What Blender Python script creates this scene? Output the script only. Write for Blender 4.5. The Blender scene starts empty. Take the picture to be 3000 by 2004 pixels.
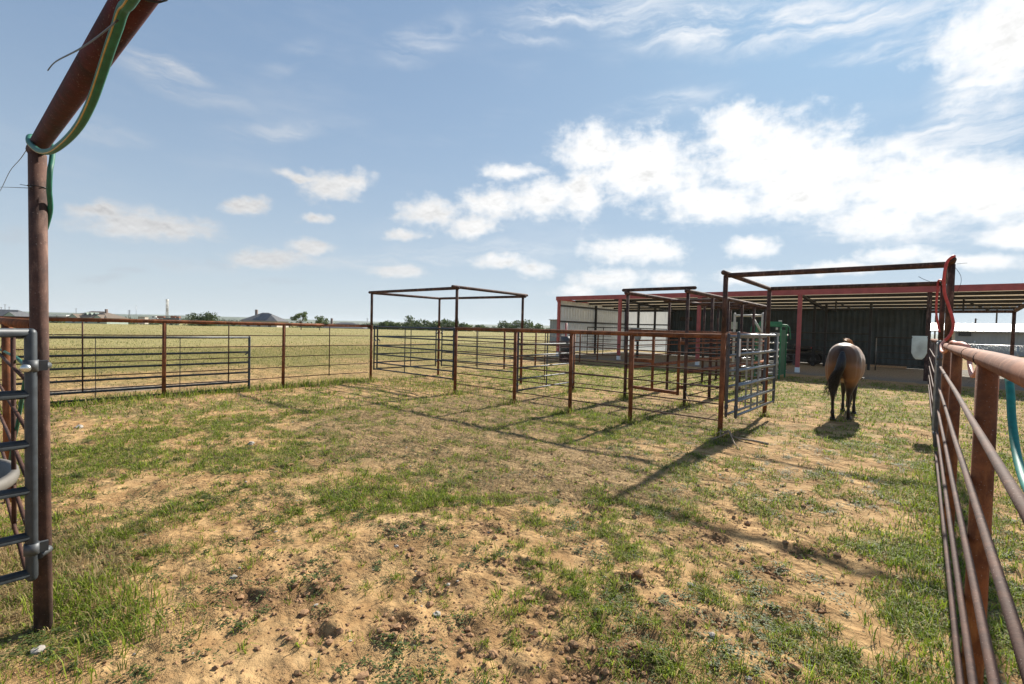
import bpy, bmesh, math, random
import numpy as np
from mathutils import Vector, Matrix
random.seed(7)
rng = np.random.default_rng(11)
R = math.radians
SC = bpy.context.scene
COL = SC.collection

# ------------------------------------------------------------------ camera
PITCH, ROLL, YAW, EYE = 0.030, 0.025, R(40.7), 1.6
fw = Vector((-math.sin(YAW)*math.cos(PITCH), math.cos(YAW)*math.cos(PITCH), -math.sin(PITCH)))
rt = Vector((math.cos(YAW), math.sin(YAW), 0)); up = rt.cross(fw)
r2 = rt*math.cos(ROLL)+up*math.sin(ROLL); u2 = -rt*math.sin(ROLL)+up*math.cos(ROLL)
cam = bpy.data.cameras.new('camera'); co = bpy.data.objects.new('camera', cam); COL.objects.link(co)
co.matrix_world = Matrix(((r2.x, u2.x, -fw.x, 0), (r2.y, u2.y, -fw.y, 0), (r2.z, u2.z, -fw.z, EYE), (0, 0, 0, 1)))
cam.sensor_width = 36; cam.lens = 16.8; cam.clip_start = 0.03; cam.clip_end = 12000
SC.camera = co

# ------------------------------------------------------------------ exposure, sun
SC.view_settings.view_transform = 'Standard'; SC.view_settings.look = 'None'
SC.view_settings.exposure = 0.97; SC.view_settings.gamma = 1
SC.render.engine = 'CYCLES'
SC.cycles.use_denoising = True
SC.cycles.max_bounces = 6; SC.cycles.diffuse_bounces = 5; SC.cycles.transparent_max_bounces = 8
SC.cycles.sample_clamp_indirect = 8
SUN_EL, SUN_AZ = R(34.2), R(-2.8)          # azimuth clockwise from +Y
sun = bpy.data.lights.new('sun', 'SUN'); sun.energy = 5.0; sun.angle = R(1.25); sun.color = (1.0, 0.93, 0.82)
so = bpy.data.objects.new('sun', sun); COL.objects.link(so)
sd = Vector((math.sin(SUN_AZ)*math.cos(SUN_EL), math.cos(SUN_AZ)*math.cos(SUN_EL), math.sin(SUN_EL)))
so.rotation_euler = sd.to_track_quat('Z', 'Y').to_euler(); so.location = sd*60

# ------------------------------------------------------------------ world: sky and clouds by azimuth / elevation
CUM = [(-0.552,0.357,0.075,0.045,-0.04,1.00),(-0.457,0.317,0.121,0.066,-0.07,1.00),(-0.284,0.371,0.068,0.038,-0.14,1.00),(-0.231,0.320,0.121,0.066,-0.15,1.00),(-0.327,0.247,0.121,0.036,-0.08,1.00),(-0.141,0.291,0.095,0.053,-0.16,1.00),(-0.175,0.251,0.126,0.050,-0.13,1.00),(-0.011,0.229,0.114,0.056,-0.17,1.00),(0.066,0.216,0.078,0.048,-0.18,1.00),(-0.070,0.194,0.074,0.033,-0.12,1.00),(0.079,0.412,0.078,0.068,-0.34,1.00),(-0.885,0.229,0.063,0.029,0.06,1.00),(-0.794,0.202,0.050,0.023,0.04,1.00),(-0.760,0.248,0.071,0.033,0.03,1.00),(-0.654,0.264,0.063,0.039,0.00,1.00),(-0.719,0.311,0.057,0.016,0.02,1.00),(-0.577,0.277,0.041,0.044,-0.02,1.00),(-1.070,0.263,0.061,0.029,0.11,1.00),(-1.137,0.270,0.035,0.009,-0.13,1.00),(-1.221,0.207,0.039,0.014,0.14,1.00),(-1.359,0.151,0.092,0.023,0.13,1.00),(-1.423,0.162,0.038,0.016,0.16,1.00),(-1.181,0.120,0.061,0.020,0.08,1.00),(-1.117,0.144,0.038,0.014,0.08,1.00),(-1.103,0.196,0.025,0.009,0.10,1.00),(-0.485,0.160,0.079,0.024,-0.02,1.00),(-0.412,0.159,0.051,0.022,-0.03,1.00),(-0.245,0.157,0.040,0.020,-0.05,1.00),(-0.032,0.130,0.052,0.017,-0.08,1.00),(0.052,0.114,0.053,0.012,-0.08,1.00),(-0.510,0.106,0.074,0.022,-0.00,1.00),(-0.397,0.107,0.051,0.015,-0.01,1.00),(-0.586,0.079,0.042,0.013,0.01,1.00),(-0.932,0.180,0.041,0.011,0.06,1.00),(-0.671,0.121,0.043,0.017,0.02,1.00),(-0.736,0.130,0.057,0.014,0.02,1.00),(-0.951,0.104,0.054,0.011,0.05,1.00),(-0.251,0.106,0.061,0.013,-0.03,1.00),(-0.119,0.114,0.057,0.012,-0.05,1.00),(0.100,0.149,0.051,0.019,-0.12,1.00)]
WSP = [(0.053,0.357,0.055,0.045,-0.28,1.0),(0.017,0.326,0.062,0.030,0.55,.95),(-0.031,0.302,0.074,0.026,0.56,.95),(-1.337,0.391,0.067,0.029,-0.21,0.85),(-1.274,0.368,0.061,0.013,-0.04,0.50),(-1.161,0.343,0.104,0.016,0.24,0.50),(-0.906,0.520,0.095,0.030,0.34,0.45),(-0.705,0.533,0.105,0.008,-0.08,0.75),(-0.428,0.425,0.121,0.020,0.07,0.55),(-0.326,0.521,0.227,0.036,-0.15,1.00),(-0.160,0.503,0.183,0.032,-0.23,1.00),(-0.554,0.569,0.192,0.025,0.03,0.70),(-0.063,0.438,0.104,0.014,-0.19,0.80),(0.045,0.286,0.096,0.055,0.34,0.80),(-1.419,0.286,0.063,0.018,0.04,0.35),(-0.958,0.124,0.223,0.017,0.09,0.55),(-0.751,0.154,0.211,0.021,0.06,0.50),(-1.341,0.094,0.115,0.013,0.03,0.35),(-1.151,0.457,0.055,0.019,0.61,0.30),(-0.051,0.165,0.138,0.022,-0.11,0.50)]
GRY = [(-1.302,0.098,0.061,0.012,0.09,1.00),(-1.419,0.059,0.030,0.008,0.08,1.00),(-1.386,0.073,0.022,0.007,0.09,1.00),(-1.523,0.113,0.021,0.012,0.15,1.00),(-1.175,0.071,0.053,0.008,0.06,1.00)]

class NT:
    """small helper around a node tree"""
    def __init__(s, tree): s.t = tree; s.n = tree.nodes; s.l = tree.links
    def new(s, typ, **kw):
        n = s.n.new(typ)
        for k, v in kw.items(): setattr(n, k, v)
        return n
    def put(s, sock, v):
        if isinstance(v, bpy.types.NodeSocket): s.l.new(v, sock)
        else:
            if hasattr(sock, 'default_value') and not isinstance(v, (int, float)) and len(v) == 3 and sock.type == 'RGBA': v = (*v, 1)
            sock.default_value = v
    def m(s, op, a, b=None, c=None, clamp=False):
        n = s.new('ShaderNodeMath', operation=op, use_clamp=clamp)
        s.put(n.inputs[0], a)
        if b is not None: s.put(n.inputs[1], b)
        if c is not None: s.put(n.inputs[2], c)
        return n.outputs[0]
    def vm(s, op, a, b=None, out=0):
        n = s.new('ShaderNodeVectorMath', operation=op); s.put(n.inputs[0], a)
        if b is not None: s.put(n.inputs[1], b)
        return n.outputs[out]
    def step(s, v, lo, hi, a=0.0, b=1.0):
        n = s.new('ShaderNodeMapRange', interpolation_type='SMOOTHSTEP'); s.put(n.inputs[0], v)
        n.inputs[1].default_value = lo; n.inputs[2].default_value = hi; n.inputs[3].default_value = a; n.inputs[4].default_value = b
        return n.outputs[0]
    def mix(s, f, a, b, blend='MIX'):
        n = s.new('ShaderNodeMix', data_type='RGBA', blend_type=blend); s.put(n.inputs[0], f); s.put(n.inputs[6], a); s.put(n.inputs[7], b)
        return n.outputs[2]
    def noise(s, vec, scale, detail=4, rough=0.55, lac=2.0, dist=0.0, out=0):
        n = s.new('ShaderNodeTexNoise'); s.put(n.inputs['Vector'], vec)
        n.inputs['Scale'].default_value = scale; n.inputs['Detail'].default_value = detail
        n.inputs['Roughness'].default_value = rough; n.inputs['Lacunarity'].default_value = lac; n.inputs['Distortion'].default_value = dist
        return n.outputs[out]
    def mapping(s, vec, loc=(0, 0, 0), rot=(0, 0, 0), scale=(1, 1, 1), typ='POINT'):
        n = s.new('ShaderNodeMapping', vector_type=typ); s.put(n.inputs[0], vec)
        n.inputs[1].default_value = loc; n.inputs[2].default_value = rot; n.inputs[3].default_value = scale
        return n.outputs[0]
    def comb(s, x, y, z=0.0):
        n = s.new('ShaderNodeCombineXYZ'); s.put(n.inputs[0], x); s.put(n.inputs[1], y); s.put(n.inputs[2], z); return n.outputs[0]

world = bpy.data.worlds.new('World'); SC.world = world; world.use_nodes = True
wt = NT(world.node_tree)
for n in list(wt.n): wt.n.remove(n)
geo = wt.new('ShaderNodeTexCoord').outputs['Generated']
sep = wt.new('ShaderNodeSeparateXYZ'); wt.l.new(geo, sep.inputs[0])
az = wt.m('ARCTAN2', sep.outputs[0], sep.outputs[1]); el = wt.m('ARCSINE', sep.outputs[2])
P = wt.comb(az, el)
warp = wt.vm('SUBTRACT', wt.noise(P, 9, 4, 0.6, out=1), (0.5, 0.5, 0.5))
wn = wt.new('ShaderNodeVectorMath', operation='SCALE'); wt.l.new(warp, wn.inputs[0]); wn.inputs[3].default_value = 0.045
PW = wt.vm('ADD', P, wn.outputs[0])
def blobs(vec, lst, weights=False):
    SZ = 1.3 if weights else 1.36
    acc = None
    for (a, e, ra, re, rot, w) in lst:
        q = wt.vm('LENGTH', wt.mapping(vec, (a, e, 0), (0, 0, rot), (ra*SZ, re*SZ, 1), 'TEXTURE'), out=1)
        f = wt.m('SUBTRACT', 1.0, q)
        if weights: f = wt.m('MULTIPLY', wt.step(f, -0.1, 0.75), w)
        acc = f if acc is None else (wt.m('MAXIMUM', acc, f) if weights else wt.m('SMOOTH_MAX', acc, f, 0.16))
    return acc
def set3(n):  # smooth max third input
    return n
fb = wt.noise(wt.mapping(P, scale=(1, 1.5, 1)), 15, 8, 0.62)
fb2 = wt.noise(wt.mapping(P, scale=(1, 1.4, 1)), 46, 6, 0.6)
F = blobs(PW, CUM)
F = wt.m('ADD', F, wt.m('MULTIPLY', wt.m('SUBTRACT', fb, 0.5), 1.55))
F = wt.m('ADD', F, wt.m('MULTIPLY', wt.m('SUBTRACT', fb2, 0.5), 0.75))
dens = wt.step(F, -0.05, 0.75)
wisp_n = wt.noise(wt.mapping(PW, rot=(0, 0, 0.12), scale=(0.55, 3.2, 1)), 10, 9, 0.64, dist=0.6)
wisp = wt.m('MULTIPLY', blobs(PW, WSP, True), wt.step(wisp_n, 0.34, 0.72))
gry = wt.m('MULTIPLY', blobs(PW, GRY, True), wt.step(fb, 0.35, 0.6))
veil = wt.m('MULTIPLY', wt.step(wt.noise(wt.mapping(P, rot=(0, 0, 0.2), scale=(0.6, 2.2, 1)), 5, 7, 0.6), 0.46, 0.88), 0.24)
# clear sky
sky = wt.new('ShaderNodeTexSky', sky_type='NISHITA'); sky.sun_disc = False; sky.sun_elevation = SUN_EL
sky.sun_rotation = SUN_AZ; sky.altitude = 150; sky.air_density = 1.0; sky.dust_density = 1.2; sky.ozone_density = 2.2
SKY = 0.10
sk = wt.vm('SCALE', sky.outputs[0]); sk.node.inputs[3].default_value = SKY
# roll the sky off towards the sun as the photograph's exposure does
sg_ = wt.vm('SCALE', sk); sg_.node.inputs[3].default_value = 2.25
bright = wt.vm('DIVIDE', sg_, wt.vm('ADD', (1, 1, 1), wt.vm('DIVIDE', sg_, (0.25, 0.425, 0.66))))
hzn = wt.m('POWER', 2.718, wt.m('MULTIPLY', wt.m('MAXIMUM', el, 0.0), -4.6))
bright = wt.mix(wt.m('MULTIPLY', hzn, 0.90), bright, (0.50, 0.55, 0.575))
# cloud colour: whiter and brighter towards the sun, greyer in thick undersides
sundot = wt.vm('DOT_PRODUCT', geo, tuple(sd), out=1)
near = wt.step(sundot, 0.35, 0.97)
lit = wt.noise(wt.mapping(P, loc=(0, 0.006, 0), scale=(1, 1.5, 1)), 15, 8, 0.62)
core = wt.m('MULTIPLY', wt.step(F, 0.35, 1.2), wt.step(wt.noise(wt.mapping(P, loc=(3, 1, 0), scale=(1, 1.6, 1)), 11, 6, 0.6), 0.46, 0.66))
cshade = wt.m('ADD', wt.m('MULTIPLY', wt.m('SUBTRACT', lit, fb), 0.55), wt.m('MULTIPLY', core, -0.17))
cval = wt.m('ADD', wt.m('ADD', 0.53, wt.m('MULTIPLY', near, 0.24)), cshade)
cwhite = wt.vm('SCALE', wt.mix(near, (0.96, 0.955, 0.955), (1.0, 0.995, 0.985))); wt.put(cwhite.node.inputs[3], cval)
wcol = wt.vm('SCALE', (0.95, 0.97, 1.0)); wt.put(wcol.node.inputs[3], wt.m('ADD', 0.52, wt.m('MULTIPLY', near, 0.18)))
c = wt.mix(veil, bright, wcol)
c = wt.mix(wisp, c, wcol)
c = wt.mix(wt.m('MULTIPLY', gry, 0.45), c, (0.36, 0.40, 0.44))
c = wt.mix(wt.m('MULTIPLY', dens, wt.step(el, 0.0, 0.22, 0.72, 0.97)), c, cwhite)
bg = wt.new('ShaderNodeBackground'); wt.l.new(c, bg.inputs[0]); bg.inputs[1].default_value = 0.74
out = wt.new('ShaderNodeOutputWorld'); wt.l.new(bg.outputs[0], out.inputs[0])

# ------------------------------------------------------------------ mesh helpers
class MB:
    def __init__(s): s.v = []; s.f = []; s.sm = []; s.mi = []
    def add(s, vs, fs, smooth=False, mi=0):
        o = len(s.v); s.v += [tuple(p) for p in vs]
        for f in fs: s.f.append([i+o for i in f]); s.sm.append(smooth); s.mi.append(mi)
        return s
    def box(s, c, d, rz=0.0, mi=0):
        cx, cy, cz = c; dx, dy, dz = d[0]/2, d[1]/2, d[2]/2; ca, sa = math.cos(rz), math.sin(rz)
        vs = [(cx+x*ca-y*sa, cy+x*sa+y*ca, cz+z) for z in (-dz, dz) for x, y in ((-dx, -dy), (dx, -dy), (dx, dy), (-dx, dy))]
        return s.add(vs, [(0, 3, 2, 1), (4, 5, 6, 7), (0, 1, 5, 4), (1, 2, 6, 5), (2, 3, 7, 6), (3, 0, 4, 7)], False, mi)
    def beam(s, p0, p1, w, h, mi=0):
        """rectangular bar from p0 to p1"""
        a, b = Vector(p0), Vector(p1); d = (b-a).normalized()
        u = Vector((0, 0, 1)) if abs(d.z) < 0.95 else Vector((0, 1, 0))
        x = d.cross(u).normalized(); y = x.cross(d)
        vs = [p+x*i*w/2+y*j*h/2 for p in (a, b) for i, j in ((-1, -1), (1, -1), (1, 1), (-1, 1))]
        return s.add(vs, [(3, 2, 1, 0), (4, 5, 6, 7), (0, 1, 5, 4), (1, 2, 6, 5), (2, 3, 7, 6), (3, 0, 4, 7)], False, mi)
    def tube(s, path, r, n=10, cap='flat', mi=0):
        pts = [Vector(p) for p in path]; k = len(pts)
        rs = r if isinstance(r, (list, tuple)) else [r]*k
        if cap == 'round':
            d0 = (pts[0]-pts[1]).normalized(); d1 = (pts[-1]-pts[-2]).normalized()
            pre = [(pts[0]+d0*rs[0]*t, rs[0]*math.sqrt(max(0, 1-t*t))) for t in (0.97, 0.85, 0.5)]
            post = [(pts[-1]+d1*rs[-1]*t, rs[-1]*math.sqrt(max(0, 1-t*t))) for t in (0.5, 0.85, 0.97)]
            pts = [a for a, _ in pre]+pts+[a for a, _ in post]; rs = [b for _, b in pre]+list(rs)+[b for _, b in post]; k = len(pts)
        t0 = (pts[1]-pts[0]).normalized()
        u = Vector((0, 0, 1)) if abs(t0.z) < 0.9 else Vector((1, 0, 0))
        x = t0.cross(u).normalized(); vs = []
        for i in range(k):
            t = (pts[min(i+1, k-1)]-pts[max(i-1, 0)]).normalized()
            x = (x-t*x.dot(t)).normalized(); y = t.cross(x)
            for j in range(n):
                a = 2*math.pi*j/n; vs.append(pts[i]+(x*math.cos(a)+y*math.sin(a))*rs[i])
        fs = [(i*n+j, i*n+(j+1) % n, (i+1)*n+(j+1) % n, (i+1)*n+j) for i in range(k-1) for j in range(n)]
        s.add(vs, fs, True, mi); o = len(s.v)-len(vs)
        s.f.append([o+j for j in range(n)][::-1]); s.sm.append(False); s.mi.append(mi)
        s.f.append([o+(k-1)*n+j for j in range(n)]); s.sm.append(False); s.mi.append(mi)
        return s
    def lathe(s, prof, c, n=24, sx=1.0, sy=1.0, mi=0):
        vs = [(c[0]+r*sx*math.cos(2*math.pi*j/n), c[1]+r*sy*math.sin(2*math.pi*j/n), c[2]+z) for r, z in prof for j in range(n)]
        fs = [(i*n+j, i*n+(j+1) % n, (i+1)*n+(j+1) % n, (i+1)*n+j) for i in range(len(prof)-1) for j in range(n)]
        return s.add(vs, fs, True, mi)
    def prism(s, poly, z0, z1, mi=0):
        k = len(poly); vs = [(x, y, z0) for x, y in poly]+[(x, y, z1) for x, y in poly]
        return s.add(vs, [tuple(range(k))[::-1], tuple(range(k, 2*k))]+[(i, (i+1) % k, k+(i+1) % k, k+i) for i in range(k)], False, mi)
    def ball(s, c, r, n=10, m=7, mi=0):
        rx, ry, rz = r if isinstance(r, (tuple, list)) else (r, r, r)
        vs = []; fs = []
        for i in range(m+1):
            th = math.pi*i/m
            for j in range(n):
                a = 2*math.pi*j/n; vs.append((c[0]+rx*math.sin(th)*math.cos(a), c[1]+ry*math.sin(th)*math.sin(a), c[2]+rz*math.cos(th)))
        for i in range(m):
            for j in range(n): fs.append((i*n+j, (i+1)*n+j, (i+1)*n+(j+1) % n, i*n+(j+1) % n))
        return s.add(vs, fs, True, mi)
    def quad(s, a, b, c, d, mi=0): return s.add([a, b, c, d], [(0, 1, 2, 3)], False, mi)

def base_of(parent):
    b = Vector((0, 0, 0)); p = parent
    while p is not None: b += p.location; p = p.parent
    return b
def obj(name, mb, mats, parent=None, loc=(0, 0, 0), label=None):
    """link a builder as ONE mesh object; vertices are given in world coordinates"""
    off = base_of(parent)+Vector(loc)
    me = bpy.data.meshes.new(name)
    me.from_pydata([(x-off.x, y-off.y, z-off.z) for x, y, z in mb.v], [], mb.f)
    for m_ in (mats if isinstance(mats, (list, tuple)) else [mats]): me.materials.append(m_)
    me.polygons.foreach_set('use_smooth', mb.sm); me.polygons.foreach_set('material_index', mb.mi); me.update()
    o = bpy.data.objects.new(name, me); COL.objects.link(o); o.location = loc
    if parent is not None: o.parent = parent
    if label: o['label'] = label
    return o
def tag(o, label=None, cat=None, group=None, kind=None):
    if label: o['label'] = label
    if cat: o['category'] = cat
    if group: o['group'] = group
    if kind: o['kind'] = kind
    return o
def thing(name, label, cat, loc=(0, 0, 0), group=None):
    o = bpy.data.objects.new(name, None); COL.objects.link(o); o.location = loc; o.empty_display_size = 0.2
    return tag(o, label, cat, group)
def npmesh(name, verts, faces_flat, loop_tot, mat_, color=None, smooth=False, attr='Col'):
    me = bpy.data.meshes.new(name)
    nv = len(verts); me.vertices.add(nv); me.vertices.foreach_set('co', np.asarray(verts, np.float32).ravel())
    me.loops.add(len(faces_flat)); me.loops.foreach_set('vertex_index', np.asarray(faces_flat, np.int32))
    nf = len(loop_tot); me.polygons.add(nf); ls = np.concatenate([[0], np.cumsum(loop_tot)[:-1]]).astype(np.int32)
    me.polygons.foreach_set('loop_start', ls)
    me.polygons.foreach_set('use_smooth', np.full(nf, smooth, bool))
    me.update(calc_edges=True); me.validate()
    if color is not None:
        ca = me.color_attributes.new(attr, 'FLOAT_COLOR', 'POINT'); ca.data.foreach_set('color', np.asarray(color, np.float32).ravel())
    me.materials.append(mat_)
    o = bpy.data.objects.new(name, me); COL.objects.link(o); return o

# numpy noise
def _h(ix, iy, seed):
    n = (ix.astype(np.int64)*374761393+iy.astype(np.int64)*668265263+seed*974634777) & 0xffffffff
    n = ((n ^ (n >> 13))*1274126177) & 0xffffffff
    n = n ^ (n >> 16)
    return (n & 0xffff)/65535.0
def vnoise(x, y, seed=0):
    ix, iy = np.floor(x), np.floor(y); fx, fy = x-ix, y-iy
    u, v = fx*fx*(3-2*fx), fy*fy*(3-2*fy)
    a, b, c_, d = _h(ix, iy, seed), _h(ix+1, iy, seed), _h(ix, iy+1, seed), _h(ix+1, iy+1, seed)
    return (a*(1-u)+b*u)*(1-v)+(c_*(1-u)+d*u)*v
def fbm(x, y, octs=4, seed=0, gain=0.5):
    s_, amp, tot, f = 0, 1.0, 0, 1.0
    for i in range(octs): s_ = s_+amp*vnoise(x*f+i*17.3, y*f-i*9.1, seed+i); tot += amp; amp *= gain; f *= 2.03
    return s_/tot
def sstep(x, a, b): t = np.clip((x-a)/(b-a), 0, 1); return t*t*(3-2*t)

# ------------------------------------------------------------------ materials
def new_mat(name):
    m_ = bpy.data.materials.new(name); m_.use_nodes = True
    t = NT(m_.node_tree); b = t.n['Principled BSDF']
    return m_, t, b
def coords(t, kind='Object'): return t.new('ShaderNodeTexCoord').outputs[kind]
def wpos(t): return t.new('ShaderNodeNewGeometry').outputs['Position']
def bump(t, b, h, dist=0.01, strength=1.0):
    n = t.new('ShaderNodeBump'); n.inputs['Strength'].default_value = strength; n.inputs['Distance'].default_value = dist
    t.l.new(h, n.inputs['Height']); t.l.new(n.outputs[0], b.inputs['Normal'])
def translucent(key, amount):
    m_ = M[key]; t = NT(m_.node_tree); b = t.n['Principled BSDF']; src = b.inputs['Base Color'].links[0].from_socket
    tl = t.new('ShaderNodeBsdfTranslucent'); t.l.new(src, tl.inputs[0]); mx = t.new('ShaderNodeMixShader'); mx.inputs[0].default_value = amount
    t.l.new(b.outputs[0], mx.inputs[1]); t.l.new(tl.outputs[0], mx.inputs[2]); t.l.new(mx.outputs[0], t.n['Material Output'].inputs[0])
def rust(name, dark, mid, light, scale=1.0, rough=0.82):
    m_, t, b = new_mat(name); p = wpos(t)
    n1 = t.noise(p, 5*scale, 6, 0.65); n2 = t.noise(p, 70*scale, 4, 0.7); n3 = t.noise(t.mapping(p, scale=(1, 1, 0.25)), 18*scale, 5, 0.6)
    c_ = t.mix(t.step(n1, 0.38, 0.66), dark, mid); c_ = t.mix(t.m('MULTIPLY', t.step(n3, 0.5, 0.75), 0.7), c_, light)
    c_ = t.mix(t.m('MULTIPLY', t.step(n2, 0.52, 0.72), 0.55), c_, dark)
    sp = t.noise(p, 150*scale, 2, 0.5); c_ = t.mix(t.m('MULTIPLY', t.step(sp, 0.66, 0.74), 0.35), c_, (0.5, 0.42, 0.36))
    t.l.new(c_, b.inputs['Base Color']); b.inputs['Roughness'].default_value = rough; b.inputs['Metallic'].default_value = 0.05
    b.inputs['Specular IOR Level'].default_value = 0.3
    bump(t, b, n2, 0.002, 0.6); return m_
def plain(name, col, rough=0.6, metal=0.0, var=0.15, scale=8, spec=0.5, bumpd=0.0):
    m_, t, b = new_mat(name); p = wpos(t); n1 = t.noise(p, scale, 5, 0.6)
    c_ = t.mix(t.step(n1, 0.3, 0.7), tuple(x*(1-var) for x in col), tuple(min(1, x*(1+var)) for x in col))
    t.l.new(c_, b.inputs['Base Color']); b.inputs['Roughness'].default_value = rough; b.inputs['Metallic'].default_value = metal
    b.inputs['Specular IOR Level'].default_value = spec
    if bumpd: bump(t, b, t.noise(p, scale*8, 3, 0.6), bumpd, 0.5)
    return m_
M = {}
M['rust'] = rust('rusty_pipe', (0.12, 0.042, 0.018), (0.27, 0.092, 0.034), (0.42, 0.17, 0.06))
M['rust_rod'] = rust('rusty_rod', (0.05, 0.024, 0.018), (0.095, 0.044, 0.030), (0.17, 0.085, 0.055))
M['rust_dark'] = rust('brown_pipe', (0.045, 0.026, 0.022), (0.115, 0.060, 0.045), (0.28, 0.175, 0.13))
M['rust_pale'] = rust('weathered_pipe', (0.17, 0.066, 0.035), (0.31, 0.125, 0.066), (0.42, 0.20, 0.115))
M['maroon'] = rust('maroon_pipe', (0.022, 0.0025, 0.004), (0.060, 0.0045, 0.008), (0.10, 0.016, 0.016))
M['charcoal'] = plain('charcoal_paint', (0.040, 0.049, 0.058), 0.5, 0.2, 0.25, 20)
M['steel'] = plain('galvanised_steel', (0.28, 0.29, 0.30), 0.33, 0.85, 0.2, 14)
M['steel_dk'] = plain('dull_steel', (0.085, 0.092, 0.10), 0.55, 0.35, 0.25, 14)
M['cream'] = plain('cream_paint', (0.55, 0.52, 0.45), 0.5, 0.1, 0.12, 14)
M['red'] = plain('red_oxide_paint', (0.42, 0.085, 0.075), 0.5, 0.0, 0.15, 3)
M['black'] = plain('black_steel', (0.018, 0.019, 0.022), 0.5, 0.1, 0.3, 10)
M['silverwall'] = plain('galvalume_sheet', (0.73, 0.77, 0.79), 0.5, 0.15, 0.06, 1.2)
M['blackwall'] = plain('dark_sheet', (0.026, 0.044, 0.056), 0.55, 0.0, 0.3, 1.5)
M['roofunder'] = plain('roof_underside', (0.80, 0.66, 0.46), 0.6, 0.0, 0.1, 0.6)
M['zinc'] = plain('bolt_zinc', (0.62, 0.63, 0.6), 0.3, 0.9, 0.1, 30)
M['zip'] = plain('black_plastic', (0.012, 0.012, 0.012), 0.45, 0, 0.1)
M['green_paint'] = plain('green_paint', (0.010, 0.11, 0.04), 0.45, 0, 0.2, 4)
M['green_lt'] = plain('worn_green_paint', (0.035, 0.19, 0.085), 0.5, 0, 0.2, 6)
M['rubber'] = plain('tyre_rubber', (0.015, 0.015, 0.016), 0.8, 0, 0.2, 20)
M['quad'] = plain('dark_plastic_body', (0.012, 0.016, 0.018), 0.4, 0, 0.2, 5)
M['tank'] = plain('tank_plastic', (0.125, 0.115, 0.10), 0.65, 0, 0.12, 5)
M['white'] = plain('white_paint', (0.78, 0.78, 0.76), 0.5, 0, 0.05, 4)
M['wood'] = plain('dry_wood', (0.34, 0.25, 0.17), 0.85, 0, 0.25, 25, 0.2, 0.003)
M['stone'] = plain('pale_stone', (0.33, 0.30, 0.26), 0.85, 0, 0.2, 40, 0.3, 0.004)
M['slate'] = plain('grey_shingles', (0.085, 0.088, 0.095), 0.85, 0, 0.2, 1.6)
M['brownroof'] = plain('brown_shingles', (0.15, 0.115, 0.085), 0.85, 0, 0.15, 1.6)
M['greenwall'] = plain('sage_siding', (0.30, 0.36, 0.31), 0.8, 0, 0.1, 1)
M['tanwall'] = plain('tan_siding', (0.42, 0.38, 0.32), 0.8, 0, 0.1, 1)
M['brick'] = plain('brick_chimney', (0.19, 0.14, 0.12), 0.85, 0, 0.2, 3)
M['glass'] = plain('window_glass', (0.03, 0.035, 0.04), 0.15, 0, 0.1, 1)
M['solar'] = plain('solar_panel', (0.045, 0.05, 0.065), 0.25, 0, 0.2, 2)
translucent('silverwall', .17); translucent('roofunder', .26)  # light transmission added so sun brightens barn walls and roof underside
M['whiteroof'] = plain('white_metal_roof', (0.82, 0.82, 0.80), 0.4, 0.1, 0.03, 1)
M['greywall'] = plain('grey_metal_wall', (0.34, 0.345, 0.33), 0.55, 0.1, 0.06, 1)
M['trunk'] = plain('bark', (0.09, 0.07, 0.05), 0.9, 0, 0.25, 6)
M['redlens'] = plain('red_lens', (0.55, 0.02, 0.02), 0.3, 0, 0.05)
M['paleglass'] = plain('pale_panel', (0.42, 0.52, 0.52), 0.3, 0, 0.1, 2)

def hose_mat(name, col, stripe=None, d=None):
    m_, t, b = new_mat(name); p = wpos(t); n1 = t.noise(p, 30, 4, 0.6)
    c_ = t.mix(t.step(n1, 0.3, 0.7), tuple(x*0.8 for x in col), tuple(min(1, x*1.15) for x in col))
    t.l.new(c_, b.inputs['Base Color']); b.inputs['Roughness'].default_value = 0.6; return m_
M['hose_green'] = hose_mat('green_hose', (0.010, 0.115, 0.075)); M['hose_stripe'] = hose_mat('hose_stripe', (0.42, 0.30, 0.10))
M['hose_teal'] = hose_mat('teal_hose', (0.008, 0.20, 0.165)); M['hose_red'] = hose_mat('red_hose', (0.50, 0.06, 0.05)); M['hose_pink'] = hose_mat('faded_red_hose', (0.62, 0.26, 0.19))

def leaf_mat(name, tr=0.35, rough=0.6):
    m_, t, b = new_mat(name); at = t.new('ShaderNodeAttribute', attribute_name='Col')
    t.l.new(at.outputs[0], b.inputs['Base Color']); b.inputs['Roughness'].default_value = rough; b.inputs['Specular IOR Level'].default_value = 0.25
    tl = t.new('ShaderNodeBsdfTranslucent'); t.l.new(at.outputs[0], tl.inputs[0])
    mx = t.new('ShaderNodeMixShader'); mx.inputs[0].default_value = tr
    t.l.new(b.outputs[0], mx.inputs[1]); t.l.new(tl.outputs[0], mx.inputs[2])
    t.l.new(mx.outputs[0], t.n['Material Output'].inputs[0]); return m_
M['leaf'] = leaf_mat('leaf', 0.35); M['blade'] = leaf_mat('grass_blade', 0.45)

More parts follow.
